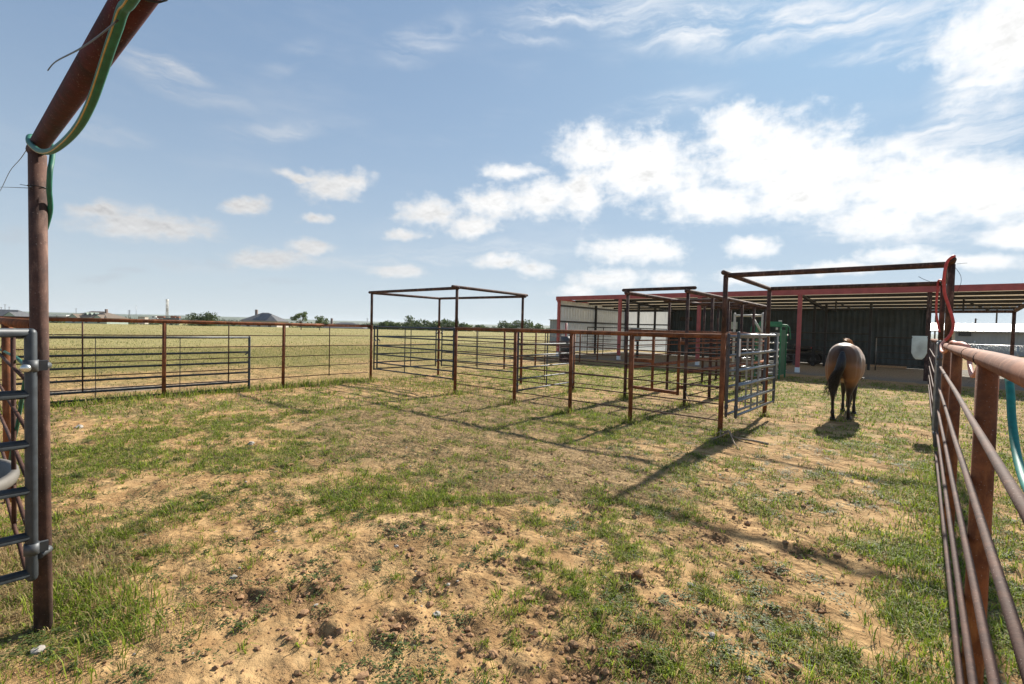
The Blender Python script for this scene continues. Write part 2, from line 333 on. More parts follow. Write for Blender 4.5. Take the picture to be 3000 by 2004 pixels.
# ground: R green cover, G dead thatch, B golden field, A gravel
def ground_mat():
    m_, t, b = new_mat('ground'); p = wpos(t)
    at = t.new('ShaderNodeAttribute', attribute_name='cover'); s_ = t.new('ShaderNodeSeparateColor'); t.l.new(at.outputs[0], s_.inputs[0])
    g, th, gold, grav = s_.outputs[0], s_.outputs[1], s_.outputs[2], at.outputs[3]
    n0 = t.noise(p, 0.7, 5, 0.6); n1 = t.noise(p, 4.5, 6, 0.65); n2 = t.noise(p, 26, 6, 0.68); n3 = t.noise(p, 110, 3, 0.6)
    dirt = t.mix(t.step(n1, 0.34, 0.66), (0.285, 0.168, 0.074), (0.475, 0.31, 0.146))
    dirt = t.mix(t.m('MULTIPLY', t.step(n2, 0.50, 0.70), 0.45), dirt, (0.20, 0.118, 0.058))
    dirt = t.mix(t.m('MULTIPLY', t.step(n0, 0.52, 0.7), 0.35), dirt, (0.52, 0.37, 0.20))
    thc = t.mix(t.step(n2, 0.35, 0.65), (0.15, 0.095, 0.045), (0.36, 0.25, 0.125))
    grn = t.mix(t.step(n2, 0.35, 0.68), (0.10, 0.105, 0.026), (0.23, 0.215, 0.065)); grn = t.mix(t.m('MULTIPLY', t.step(n1, 0.45, 0.7), 0.5), grn, (0.25, 0.20, 0.09))
    fld = t.mix(t.step(n2, 0.3, 0.7), (0.22, 0.20, 0.078), (0.37, 0.315, 0.14))
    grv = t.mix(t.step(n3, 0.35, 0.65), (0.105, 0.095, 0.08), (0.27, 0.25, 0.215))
    jit = t.m('MULTIPLY', t.m('SUBTRACT', n2, 0.5), 0.9)
    c_ = t.mix(t.step(t.m('ADD', th, jit), 0.25, 0.7), dirt, thc)
    c_ = t.mix(t.m('MULTIPLY', t.step(t.m('ADD', g, jit), 0.35, 0.95), .8), c_, grn)
    dug = t.new('ShaderNodeAttribute', attribute_name='dug').outputs[2]
    c_ = t.mix(t.m('MULTIPLY', t.step(t.m('ADD', dug, t.m('MULTIPLY', jit, 1.3)), 0.25, 0.8), .8), c_, t.mix(t.step(n3, .4, .65), (0.105, 0.058, 0.03), (0.25, 0.15, 0.078)))
    c_ = t.mix(gold, c_, fld)
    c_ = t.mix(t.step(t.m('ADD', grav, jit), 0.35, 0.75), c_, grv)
    t.l.new(c_, b.inputs['Base Color']); b.inputs['Roughness'].default_value = 0.95; b.inputs['Specular IOR Level'].default_value = 0.1
    h = t.m('ADD', t.m('MULTIPLY', n2, 1.0), t.m('MULTIPLY', n3, 0.25)); h = t.m('ADD', h, t.m('MULTIPLY', n1, 1.2))
    pk = t.step(t.noise(p, 1.6, 4, 0.6), 0.42, 0.6, 0.25, 1.0); h = t.m('MULTIPLY', h, pk)
    bump(t, b, h, 0.042, 1.0); return m_
M['ground'] = ground_mat()
M['clod'] = plain('soil_clod', (0.30, 0.18, 0.10), 0.95, 0, 0.3, 30, 0.1, 0.006)

# ------------------------------------------------------------------ terrain
GREEN = [(-3.50,0.36,0.35,0.60),(-3.15,0.50,0.34,0.85),(-3.01,0.21,0.25,0.45),(-3.60,0.74,0.30,0.35),(-4.38,0.58,0.40,0.45),(-5.31,0.53,0.50,0.50),(-10.76,1.64,1.20,0.70),(-7.54,1.77,1.00,0.70),(-8.96,3.19,1.40,0.70),(-9.06,4.80,1.30,0.60),(-6.81,0.9,0.80,0.75),(-6.29,1.88,0.80,0.60),(-5.77,2.63,0.90,0.50),(-4.08,2.45,0.60,0.50),(-3.73,3.07,0.70,0.45),(-4.82,1.33,0.35,0.50),(-3.66,1.27,0.30,0.30),(-3.43,2.83,0.50,0.40),(-0.23,12.53,1.10,0.70),(-0.45,8.16,0.80,0.60),(-0.01,6.80,0.45,0.70),(-0.07,4.72,0.35,0.60),(-0.46,4.50,0.40,0.50),(-2.06,4.59,0.70,0.60),(-1.86,5.82,0.80,0.60),(-1.04,4.94,0.60,0.45),(-1.49,2.42,0.35,0.45),(-0.85,3.60,0.40,0.50),(-1.12,2.33,0.20,0.50),(-0.36,3.34,0.15,0.70),(-0.61,2.65,0.20,0.60),(-0.84,2.27,0.22,0.70),(0.03,3.40,0.25,0.60),(0.27,3.62,0.30,0.80),(-0.34,2.87,0.20,0.50),(-1.53,1.84,0.20,0.45),(-2.31,1.92,0.25,0.30),(-2.30,2.98,0.60,0.40),(-3.19,7.42,1.50,0.50),(-4.60,5.89,1.00,0.40),(-7.52,6.61,1.20,0.30),(-1.82,13.35,2.00,0.60),(-1.79,3.39,0.50,0.45),(-0.99,3.00,0.30,0.40),(-2.28,0.82,0.15,0.20),(-1.64,1.47,0.15,0.30),(0.9,5.0,1.2,0.7),(1.2,9.0,1.8,0.7),(-8.5,14.0,3.5,1.3),(-6.5,18.0,3.0,1.2),(-10.5,18.5,2.5,1.2),(-8,11.5,2.0,.5),(-2.0,14.5,2.2,.7),(-0.8,17.0,1.5,0.6),(-5.6,21.0,1.3,0.5)]
DIRT = [(-2.62,1.51,1.00,0.80),(-3.74,1.34,0.60,0.80),(-5.39,1.01,0.45,0.90),(-5.42,1.38,0.40,0.60),(-1.21,7.63,0.80,1.00),(-1.25,5.56,0.50,0.50),(-2.74,0.82,0.60,0.80),(-2.33,2.40,0.70,0.60),(-0.71,3.43,0.50,0.60),(-0.65,4.00,0.50,0.50),(-9.37,1.23,0.35,1.30),(-8.69,1.79,0.20,0.90),(-8.89,2.27,0.25,1.20),(-9.26,3.05,0.30,1.30),(-6.56,2.54,0.25,1.20),(-7.48,2.07,0.20,1.20),(-6.98,1.97,0.18,1.00),(-8.59,3.61,0.25,1.00),(-0.97,2.67,0.35,0.50),(-0.42,3.43,0.30,0.60),(-1.24,1.87,0.40,0.60),(-2.00,1.16,0.50,0.60),(-2.67,0.46,0.30,0.70),(-0.20,3.91,0.30,0.50),(-0.69,2.54,0.25,0.40),(-0.69,7.44,0.60,0.50),(-1.54,9.61,0.80,0.50),(-1.25,2.60,0.30,0.40)]
THATCH = [(-5.72,5.04,1.60,0.80),(-3.55,4.49,1.30,0.80),(-6.90,4.57,1.30,0.60),(-2.61,4.51,1.00,0.50),(-4.01,8.81,1.50,0.70),(-2.09,7.57,0.60,0.90),(-6.53,7.11,1.50,0.60),(-3.83,0.20,0.55,1.0),(-4.30,0.32,0.55,1.0),(-1.98,9.14,0.60,0.50),(-5.35,3.07,0.80,0.50)]
PITS = [(-1.63,2.2),(-1.5,1.95),(-2.72,1.25),(-1.25,2.25),(-2.0,1.6),(-1.12,1.9),(-0.95,2.05),(-1.35,1.75),(-2.05,3.6),(-1.75,3.3),(-0.72,4.05),(-1.1,3.85),(-1.9,2.5),(-2.3,2.1),(-0.62,3.1),(-0.8,2.75),(-2.9,1.05),(-3.2,1.4),(-1.0,2.45),(-1.75,1.75),(-2.4,1.3),(-2.5,2.7),(-3.1,2.2),(-1.45,2.75),(-0.75,3.6)]
def cover(x, y):
    """green, thatch, golden, gravel fractions of the ground"""
    def bl(lst):
        a = np.zeros_like(x)
        for (cx, cy, r, w) in lst: a = np.maximum(a, w*np.exp(-(((x-cx)**2+(y-cy)**2)/(r*r))**1.3)) if w < 0 else a+w*np.exp(-(((x-cx)**2+(y-cy)**2)/(r*r))**1.3)
        return a
    wx, wy = x+0.5*(fbm(x*1.3, y*1.3, 3, 5)-.5), y+0.5*(fbm(x*1.3, y*1.3, 3, 9)-.5)
    d = np.hypot(x, y)
    inpad = ((x > -11.8) & (x < 0.25) & (y > -0.5) & (y < 10.5))
    def blw(lst):
        a = np.zeros_like(x)
        for (cx, cy, r, w) in lst: a = a+w*np.exp(-(((wx-cx)**2+(wy-cy)**2)/(r*r))**1.3)
        return a
    n1, n2 = fbm(x*1.1, y*1.1, 4, 21), fbm(x*4.5, y*4.5, 4, 33)
    g = np.minimum(blw(GREEN), 1.0); dr = np.minimum(blw(DIRT), 1.3); th = np.minimum(blw(THATCH), 1.0)
    far = sstep(d, 5, 11)
    n3 = fbm(x*13, y*13, 3, 37)
    g = g*0.46+0.285+0.12*far-dr*0.50-th*0.14+(n1-.5)*0.8+(n2-.5)*1.5+(n3-.5)*1.3*(d < 12)
    th = th+0.12+0.25*far-dr*0.5+(n2-.5)*0.9-(n1-.5)*0.5
    # open field beyond the left fence
    fx = -12.2-x
    field = sstep(fx, -0.3, 1.2)
    nf = fbm(x*0.05, y*0.12, 4, 51); nm = fbm(x*0.35, y*0.35, 4, 57)
    gold = field*np.clip(sstep(-x+6*(nf-.5)*2, 27, 40)*0.85+(nf-.5)*1.0, 0, 1)*sstep(-x, 24, 36)
    g = np.where(field > 0.5, 0.60+.5*np.exp(-((-x-25)/6.5)**2)+(nm-.5)*1.1, g)
    g = np.where((y > 33) | ((x > .4) & (y > 9)), np.maximum(g, .45+.8*(n1-.3)), g)
    # gravel lane just beyond the fence, barn floor
    lane = np.exp(-((x+13.9-0.25*np.sin(y*0.5))/0.75)**2)*sstep(-y, -9, -3)*(0.55+0.9*(n1-.2))
    barn = sstep(y, 21.3, 23.3)*(1-sstep(y, 33, 35))*sstep(x, -18, -16.5)*(1-sstep(x, 3.0, 5.0))*(0.6+0.7*n2)
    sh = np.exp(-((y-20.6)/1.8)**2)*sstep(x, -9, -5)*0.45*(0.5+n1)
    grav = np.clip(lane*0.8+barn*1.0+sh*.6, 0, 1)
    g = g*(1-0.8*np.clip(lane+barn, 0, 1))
    return np.clip(g, 0, 1), np.clip(th, 0, 1), np.clip(gold, 0, 1), grav
_pr = random.Random(3)
DENTS = [(px+_pr.gauss(0, .05), py+_pr.gauss(0, .05), _pr.uniform(.05, .10), _pr.uniform(.012, .032)) for px, py in PITS]
for _ in range(230):
    a = _pr.uniform(-75, -2); r_ = _pr.uniform(1.9, 6.5)
    DENTS.append((r_*math.sin(R(a)), r_*math.cos(R(a)), _pr.uniform(.03, .08), _pr.uniform(.004, .014)))
def height(x, y):
    d = np.hypot(x, y)
    z = 0.045*(fbm(x*0.8, y*0.8, 3, 71)-.5)+0.035*(fbm(x*3.1, y*3.1, 3, 77)-.5)*(d < 30)+0.022*(fbm(x*9, y*9, 2, 79)-.5)*(d < 12)
    near = d < 9
    if np.any(near):
        zz = np.zeros_like(z); WOB = 0.35+1.5*fbm(x*16, y*16, 3, 41)
        for (cx, cy, r_, dep) in DENTS:
            q = ((x-cx)**2+(y-cy)**2)/(r_*r_)*WOB; zz += dep*(-np.exp(-q**1.4)+0.55*np.exp(-((np.sqrt(q)-1.5)/0.45)**2)*(0.4+1.2*vnoise(x*30, y*30, 5)))
        z = z+zz*near
    z = z*(0.5+0.5*sstep(d, 0, 4))
    a = np.arctan2(x, y)
    z = z-4.5*sstep(d, 150, 330)*sstep(-a, 0.15, 0.5)
    return z
def graded(lo, hi, fine, ranges, far):
    """coordinates: each range (a, b, step), growing steps outside"""
    c_ = []
    for a, b, s_ in ranges: c_ += list(np.arange(a, b, s_))
    c_.append(ranges[-1][1]); s_ = ranges[-1][2]*1.2
    while c_[-1] < hi: c_.append(c_[-1]+s_); s_ *= far
    s_ = ranges[0][2]*1.2; pre = [ranges[0][0]]
    while pre[-1] > lo: pre.append(pre[-1]-s_); s_ *= far
    return np.array(pre[:0:-1]+c_)
gx = graded(-4200, 4200, .02, [(-13.5, -4.2, .075), (-4.2, .7, .02), (.7, 3.4, .08)], 1.10)
gy = graded(-4200, 4200, .02, [(-.8, .4, .06), (.4, 5.2, .02), (5.2, 14, .065), (14, 34, .3)], 1.10)
GX, GY = np.meshgrid(gx, gy, indexing='ij'); GX, GY = GX.ravel(), GY.ravel()
cg, ct, cgo, cgr = cover(GX, GY)
nx, ny = len(gx), len(gy)
I, J = np.meshgrid(np.arange(nx-1), np.arange(ny-1), indexing='ij'); base = (I*ny+J).ravel()
quads = np.stack([base, base+ny, base+ny+1, base+1], 1)
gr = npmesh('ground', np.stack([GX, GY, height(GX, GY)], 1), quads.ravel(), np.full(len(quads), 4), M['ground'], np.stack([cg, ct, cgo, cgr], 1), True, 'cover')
dug = np.zeros(len(GX)); nearv = np.hypot(GX, GY) < 9
for i, (cx, cy, r_, dep) in enumerate(DENTS):
    q = ((GX[nearv]-cx)**2+(GY[nearv]-cy)**2)/(r_*(2.0 if i < len(PITS) else 1.4))**2; dug[nearv] += np.exp(-q)*(.6 if i < len(PITS) else .18)
da = gr.data.attributes.new('dug', 'FLOAT', 'POINT'); da.data.foreach_set('value', np.minimum(dug, 1.2).astype(np.float32))
tag(gr, kind='structure')

# ------------------------------------------------------------------ grass
def blades(name, x, y, h, w, col, lean, az_=None, zoff=0.0):
    n = len(x); z = height(x, y)+zoff; h = h*np.clip(np.hypot(x+3.20, y-.20)/.42, .16, 1)
    a = rng.uniform(0, 2*np.pi, n) if az_ is None else az_
    fa = a+np.pi/2+rng.normal(0, .5, n)
    ux, uy = np.cos(fa)*w/2, np.sin(fa)*w/2; lx, ly = np.cos(a)*lean*h, np.sin(a)*lean*h
    V = np.empty((n, 5, 3), np.float32)
    V[:, 0] = np.stack([x-ux, y-uy, z-.004], 1); V[:, 1] = np.stack([x+ux, y+uy, z-.004], 1)
    mz = z+h*.6*np.sqrt(np.maximum(0.05, 1-(lean*.5)**2)); V[:, 2] = np.stack([x+ux*.75+lx*.38, y+uy*.75+ly*.38, mz], 1); V[:, 3] = np.stack([x-ux*.75+lx*.38, y-uy*.75+ly*.38, mz], 1)
    V[:, 4] = np.stack([x+lx, y+ly, z+h*np.maximum(0.12, 1-lean*lean*.55)], 1)
    b = np.arange(n)*5
    F = np.empty((n, 7), np.int32)
    F[:, 0], F[:, 1], F[:, 2], F[:, 3] = b, b+1, b+2, b+3; F[:, 4], F[:, 5], F[:, 6] = b+3, b+2, b+4
    C = np.ones((n, 5, 4), np.float32); C[:, :, :3] = col[:, None, :]
    return V.reshape(-1, 3), F.ravel(), np.tile([4, 3], n), C.reshape(-1, 4)
def join(name, parts, mat_, kind='stuff', label=None, cat=None):
    o = 0; vs, fs, lt, cs = [], [], [], []
    for v, f, l, c_ in parts: vs.append(v); fs.append(f+o); lt.append(l); cs.append(c_); o += len(v)
    ob = npmesh(name, np.concatenate(vs), np.concatenate(fs), np.concatenate(lt), mat_, np.concatenate(cs))
    return tag(ob, label, cat, kind=kind)
def gcol(n, dry, base=(0.085, 0.145, 0.016), yel=(0.285, 0.345, 0.036), straw=(0.40, 0.31, 0.15)):
    t = rng.random((n, 1)); u = rng.random((n, 1))
    c_ = np.array(base)*(1-t)+np.array(yel)*t
    c_ = np.where(u < dry, np.array(straw)*rng.uniform(.6, 1.15, (n, 1)), c_)
    return (c_*rng.uniform(.7, 1.25, (n, 1))).astype(np.float32)
def wedge(n, r0, r1, a0=-92, a1=9, pw=2.0):
    r_ = (rng.random(n)*(r1**pw-r0**pw)+r0**pw)**(1/pw); a = np.radians(rng.uniform(a0, a1, n)); return r_*np.sin(a), r_*np.cos(a)
def tufts(n, r0, r1, k, spread, thr, pw=1.5):
    """tuft centres kept where the ground is green, k blades each"""
    x, y = wedge(n, r0, r1, pw=pw); g, th, go, gv = cover(x, y)
    keep = rng.random(n) < np.clip((g-thr)*1.15, 0.045, 1); x, y, g = x[keep], y[keep], g[keep]
    m_ = len(x); X = np.repeat(x, k); Y = np.repeat(y, k)
    a = rng.uniform(0, 2*np.pi, m_*k); r_ = spread*np.sqrt(rng.random(m_*k))*np.repeat(rng.uniform(.5, 1.5, m_), k)
    size = np.repeat(rng.lognormal(0, .33, m_), k)
    return X+np.cos(a)*r_, Y+np.sin(a)*r_, a+rng.normal(0, .7, m_*k), size, np.repeat(rng.random(m_), k)
P_ = []
for (n, r0, r1, k, sp, h, w, dry) in ((15000, 1.6, 4.6, 15, .030, .040, .0040, .14), (22000, 4.2, 9.5, 11, .048, .042, .0060, .2), (18000, 9, 21, 7, .10, .055, .012, .18)):
    x, y, a, s_, tone = tufts(n, r0, r1, k, sp, .14); q = (x > -12.3); x, y, a, s_, tone = x[q], y[q], a[q], s_[q], tone[q]
    c_ = gcol(len(x), dry)*(0.72+0.56*tone[:, None]).astype(np.float32)
    P_.append(blades('g', x, y, h*s_*rng.uniform(.5, 1.35, len(x)), w*rng.uniform(.7, 1.4, len(x)), c_, rng.uniform(.45, 1.35, len(x)), a))
join('grass', P_, M['blade'], label='short patchy green grass over the sandy paddock', cat='grass')
# taller grass at the foot of the left gate post and along fence lines
P_ = []
def strip(n, x0, y0, x1, y1, wd, hmin, hmax, dry, w=.006):
    t = rng.random(n); x = x0+(x1-x0)*t+rng.normal(0, wd, n); y = y0+(y1-y0)*t+rng.normal(0, wd, n)
    P_.append(blades('g', x, y, rng.uniform(hmin, hmax, n), w*rng.uniform(.6, 1.3, n), gcol(n, dry), rng.uniform(.25, 1.1, n)))
strip(1300, -3.75, .42, -2.9, .55, .13, .04, .14, .15, .0055); strip(700, -3.4, .1, -2.5, -.1, .22, .03, .10, .4, .005); strip(2600, -4.6, .3, -3.5, .35, .28, .02, .09, .85)
strip(2600, .05, 2.2, .1, 8, .12, .04, .12, .1); strip(2500, .5, 2.6, .9, 9, .35, .04, .13, .12); strip(3500, -11.75, .5, -11.8, 7.6, .25, .05, .2, .2, .011)
strip(900, -11.9, 8, -8.4, 8.2, .6, .05, .16, .2, .01)
for (px, py) in ((-8.3, 7.7), (-6.6, 7.6), (-5.15, 7.6), (-3.85, 7.6), (-2.35, 7.72), (-6.8, 10.3), (-5.3, 10.3), (-3.9, 10.3), (-2.3, 10.3)): strip(170, px-.12, py-.1, px+.15, py+.05, .10, .05, .2, .3, .008)
join('tall_grass', P_, M['blade'], label='taller green grass tufts along fence lines and post feet', cat='grass')
# dead straw lying on the ground
P_ = []
for (n, r0, r1, ln, w) in ((26000, 1.7, 5, .06, .0022), (30000, 4.5, 11, .08, .004), (14000, 10, 22, .12, .009)):
    x, y = wedge(n, r0, r1, pw=1.5); g, th, go, gv = cover(x, y); keep = (rng.random(n) < np.clip(th*.9+.10, 0, 1)) & (x > -12.2); x, y = x[keep], y[keep]; n = len(x)
    col = (np.array([[.36, .27, .14]])*rng.uniform(.45, 1.25, (n, 1))).astype(np.float32)
    P_.append(blades('s', x, y, ln*rng.uniform(.4, 1.3, n), w*rng.uniform(.6, 1.5, n), col, rng.uniform(1.0, 1.5, n)))
join('straw', P_, M['blade'], label='dry straw and dead grass scattered over the paddock', cat='straw')
# flat leafy weeds
def leaflets(x, y, s_, col, zl=.012):
    n = len(x); z = height(x, y)+rng.uniform(.002, zl, n); a = rng.uniform(0, 6.283, n); tl = rng.normal(0, .35, n)
    dx, dy = np.cos(a)*s_, np.sin(a)*s_; px_, py_ = -np.sin(a)*s_*.36, np.cos(a)*s_*.36
    V = np.stack([np.stack([x, y, z], 1), np.stack([x+dx*.5+px_, y+dy*.5+py_, z+s_*tl*.5], 1), np.stack([x+dx, y+dy, z+s_*tl*.6], 1), np.stack([x+dx*.5-px_, y+dy*.5-py_, z+s_*tl*.5], 1)], 1)
    C = np.ones((n, 4, 4), np.float32); C[:, :, :3] = col[:, None, :]
    return V.reshape(-1, 3).astype(np.float32), np.arange(n*4).astype(np.int32), np.full(n, 4), C.reshape(-1, 4)
x, y = wedge(4600, 1.8, 9, pw=1.4); wn_ = fbm(x*1.7, y*1.7, 3, 91); g, th, go, gv = cover(x, y); k = (wn_ > .46) & (rng.random(len(x)) < .42+g); x, y = x[k], y[k]
m_ = len(x); kk = 42; X = np.repeat(x, kk); Y = np.repeat(y, kk); a = rng.uniform(0, 6.283, m_*kk); r_ = rng.random(m_*kk)*np.repeat(rng.uniform(.025, .12, m_), kk)
wc = (np.array([[.075, .11, .034]])*rng.uniform(.6, 1.5, (m_*kk, 1))+np.array([[.02, .01, 0]])*rng.random((m_*kk, 1))).astype(np.float32)
join('weeds', [leaflets(X+np.cos(a)*r_, Y+np.sin(a)*r_, rng.uniform(.008, .02, m_*kk), wc, .02)], M['leaf'], label='low spreading dark green weeds on the bare soil', cat='weeds')
# field grass beyond the left fence
P_ = []
for (n, r0, r1, h, w, dry) in ((34000, 12, 34, .10, .013, .35), (40000, 30, 80, .10, .028, .6), (14000, 75, 160, .13, .06, .8)):
    x, y = wedge(n, r0, r1, -92, -24, 1.7); g, th, go, gv = cover(x, y)
    k = (x < -12.4) & (gv < .35) & ~((x > -17.5) & (y > 22)) & (rng.random(n) < .35+.65*fbm(x*.15, y*.25, 3, 61)*1.3); x, y, go = x[k], y[k], go[k]; n = len(x)
    dr = np.clip(dry*.26+go*.5, 0, 1); c_ = gcol(n, dr[:, None], (.15, .18, .045), (.26, .26, .07), (.52, .42, .22)); c_ = (c_*.5+np.array([[.15, .18, .05]])*.62*(.6+.4*go[:, None])).astype(np.float32)
    P_.append(blades('f', x, y, h*rng.uniform(.35, 1.2, n)*(.35+.65*sstep(-x, 13, 22)), w*rng.uniform(.6, 1.4, n), c_, rng.uniform(.2, 1.0, n)))
join('field_grass', P_, M['blade'], label='yellowing long grass of the open field beyond the fence', cat='grass')
# soil clods and pebbles
def icos(k):
    b_ = bmesh.new(); bmesh.ops.create_icosphere(b_, subdivisions=k, radius=1.0); r_ = np.array([v.co[:] for v in b_.verts]), np.array([[v.index for v in f.verts] for f in b_.faces]); b_.free(); return r_
iv, fi = icos(2)
def lumps(name, x, y, r_, mat_, label, cat, flat=.65):
    iv, fi = icos(1); n = len(x); z = height(x, y); V = np.empty((n, len(iv), 3), np.float32)
    for i in range(n):
        q = iv*(1+.75*(vnoise(iv[:, 0]*1.7+i*3.1, iv[:, 1]*1.7+iv[:, 2]*2.1+i*.7, 3)-.5)[:, None]+.5*(vnoise(iv[:, 0]*4+i, iv[:, 1]*4+iv[:, 2]*5, 8)-.5)[:, None])
        a = rng.uniform(0, 6.28); ca, sa = math.cos(a), math.sin(a); sx = rng.uniform(.8, 1.35)
        qx, qy = (q[:, 0]*ca*sx-q[:, 1]*sa), (q[:, 0]*sa*sx+q[:, 1]*ca)
        V[i] = np.stack([x[i]+qx*r_[i], y[i]+qy*r_[i], z[i]+r_[i]*.22+q[:, 2]*r_[i]*flat], 1)
    F = (fi[None]+(np.arange(n)*len(iv))[:, None, None]).reshape(-1)
    o = npmesh(name, V.reshape(-1, 3), F, np.full(n*len(fi), 3), mat_, None, False); return tag(o, label, cat, kind='stuff')
cx, cy, cr = [], [], []
for i, (px, py, r_, dep) in enumerate(DENTS):
    for _ in range(80 if i < len(PITS) else 12):
        a = random.uniform(0, 6.283); q = r_*abs(random.gauss(1.2, .95)); cx.append(px+q*math.cos(a)*1.3); cy.append(py+q*math.sin(a)); cr.append(min(.032, random.lognormvariate(-5.15, .62)))
xs, ys = wedge(3500, 1.8, 7, pw=1.4); cx += list(xs); cy += list(ys); cr += list(np.minimum(.022, rng.lognormal(-5.3, .5, len(xs))))
lumps('dirt_clods', np.array(cx), np.array(cy), np.array(cr), M['clod'], 'crumbled brown soil clods kicked up by hooves', 'soil')
xs, ys = wedge(420, 2, 14, pw=1.3); lumps('pebbles', xs, ys, np.minimum(.02, rng.lognormal(-4.9, .45, len(xs))), M['stone'], 'small pale pebbles scattered over the paddock', 'pebbles', .55)

# ------------------------------------------------------------------ pipe fences
RP, RR = .0365, .0105
RODS = (1.265, 1.005, .75, .49, .235)
def pfence(name, label, p0, p1, posts, stays=(), ztop=1.545, rods=RODS, group='welded pipe fences of the pens', mats=('rust', 'rust', 'rust_rod'), side=0.0, capr='flat', rail=True, rr=RR, ext=(0, 0)):
    """posts and stays are distances along p0-p1; side shifts the rods off the post line"""
    a, b = Vector((*p0, 0)), Vector((*p1, 0)); L = (b-a).length; d = (b-a)/L; nrm = Vector((-d.y, d.x, 0))
    root = thing(name, label, 'fence', (a.x, a.y, 0), group)
    for s_ in posts:
        q = a+d*s_; ln = random.uniform(-.012, .012)
        obj('post', MB().tube([q+Vector((ln*.4, ln, -.12)), q+Vector((0, 0, ztop-RP*.6))], RP, 14), M[mats[0]], root)
    if rail: obj('top_rail', MB().tube([a-d*ext[0]+Vector((0, 0, ztop)), a+d*L*.33+Vector((0, 0, ztop+.004)), a+d*L*.66+Vector((0, 0, ztop-.003)), b+d*ext[1]+Vector((0, 0, ztop))], RP, 14, capr), M[mats[1]], root)
    for z in rods:
        k = max(3, int(L/1.2)); pts = [a+d*L*i/k+nrm*side+Vector((0, 0, z+(random.uniform(-.006, .006) if 0 < i < k else 0))) for i in range(k+1)]
        obj('rod', MB().tube(pts, rr, 8), M[mats[2]], root)
    for s_ in stays:
        q = a+d*s_+nrm*(side+.001); obj('stay', MB().tube([q+Vector((0, 0, rods[-1]-.03)), q+Vector((0, 0, ztop-RP))], .0125, 8), M[mats[2]], root)
    return root
def gate(name, label, p0, p1, rails, stays=(.5,), mat='charcoal', rs=.021, rr=.0185, group='tube gates of the pens', over=.03, stile_ext=(.02, .02), hinge=0, latch=1, rot=None, sticker=False):
    a, b = Vector((*p0, 0)), Vector((*p1, 0)); L = (b-a).length; d = (b-a)/L; nrm = Vector((-d.y, d.x, 0))
    root = thing(name, label, 'gate', (a.x, a.y, 0), group); zt, zb = rails[0], rails[-1]
    for i, q in enumerate((a, b)): obj('stile', MB().tube([q+Vector((0, 0, zb-stile_ext[i])), q+Vector((0, 0, zt+over))], rs, 14, 'round'), M['steel_dk' if mat == 'steel' else mat], root)
    for i, z in enumerate(rails):
        pts = [a+d*(L*t)+Vector((0, 0, z)) for t in (0, .5, 1)]; obj('rail', MB().tube(pts, rs*.95 if i == 0 else rr, 12), M[mat], root)
    for s_ in stays: q = a+d*L*s_+nrm*.0195; obj('stay', MB().beam(q+Vector((0, 0, zb)), q+Vector((0, 0, zt)), .03, .008), M[mat], root)
    hq = (a, b)[hinge]; hd = -d if hinge == 0 else d
    for z in (zt-.16, zb+.12):
        h = MB().tube([hq+Vector((0, 0, z-.028)), hq+Vector((0, 0, z+.028))], rs+.006, 14); h.beam(hq+hd*.02+Vector((0, 0, z)), hq+hd*.06+Vector((0, 0, z)), .02, .05)
        obj('hinge', h, M['steel_dk'], root)
    lq = (a, b)[latch]; ld = -d if latch == 0 else d
    l = MB().beam(lq+Vector((0, 0, zt-.33)), lq-ld*.09+Vector((0, 0, zt-.40)), .012, .03); l.tube([lq+ld*.005+Vector((0, 0, zt-.31)), lq+ld*.012+Vector((.006, 0, zt-.40)), lq-ld*.004+Vector((0, .004, zt-.52))], .006, 6)
    obj('latch', l, M['steel_dk'], root)
    return root
XL, XR, YF, YB = -11.85, .21, 7.70, 10.30
pfence('pipe_fence', 'long rusty pipe fence between the paddock and the open field', (XL, .28), (XL, 7.6), [.0, 2.51, 4.94], [1.25, 3.73, 6.15], mats=('rust', 'rust', 'rust_rod'), side=.045)
pfence('pipe_fence', 'short rusty pipe fence behind the grey stock tank', (XL, .28), (-3.58, .28), [3.6, 5.94], [1.8, 4.75, 7.4], side=-.045, group='welded pipe fences of the pens')
pfence('pipe_fence', 'rusty pipe fence in front of the working pens, facing the paddock', (-8.37, YF), (-2.36, YF), [1.84, 3.25, 4.52], [], side=.045)
pfence('pipe_fence', 'rusty pipe fence of the alley, from the small pen frame to the chute', (-8.55, YB), (-5.45, YB), [1.78], [.9], side=-.045)
pfence('pipe_fence', 'rusty pipe fence of the alley, from the chute to the square gate frame', (-3.80, YB), (-2.33, YB), [], [.75], side=-.045)
pfence('pipe_fence', 'weathered pipe fence close beside the camera, with a red hose looped on it', (XR, .30), (XR, YF-.05), [2.53, 4.98], [], side=.045, ztop=1.512, mats=('rust', 'rust_pale', 'rust_rod'), capr='round', rr=.0125)
pfence('pipe_fence', 'weathered pipe fence beyond the square frame, with a clear feeder on it', (XR, YB+.1), (XR, 23.2), [2.4, 4.85, 7.3, 9.7, 12.1], [], side=.045, mats=('rust_dark', 'rust_pale', 'rust_rod'), capr='round')
pfence('pipe_fence', 'far rusty pipe fence running from the small pen frame to the barn', (XL-.02, YB), (-12.95, 23.3), [3.4, 5.6, 9.55, 11.5], [1.7, 7.6], side=-.04, ztop=1.53)

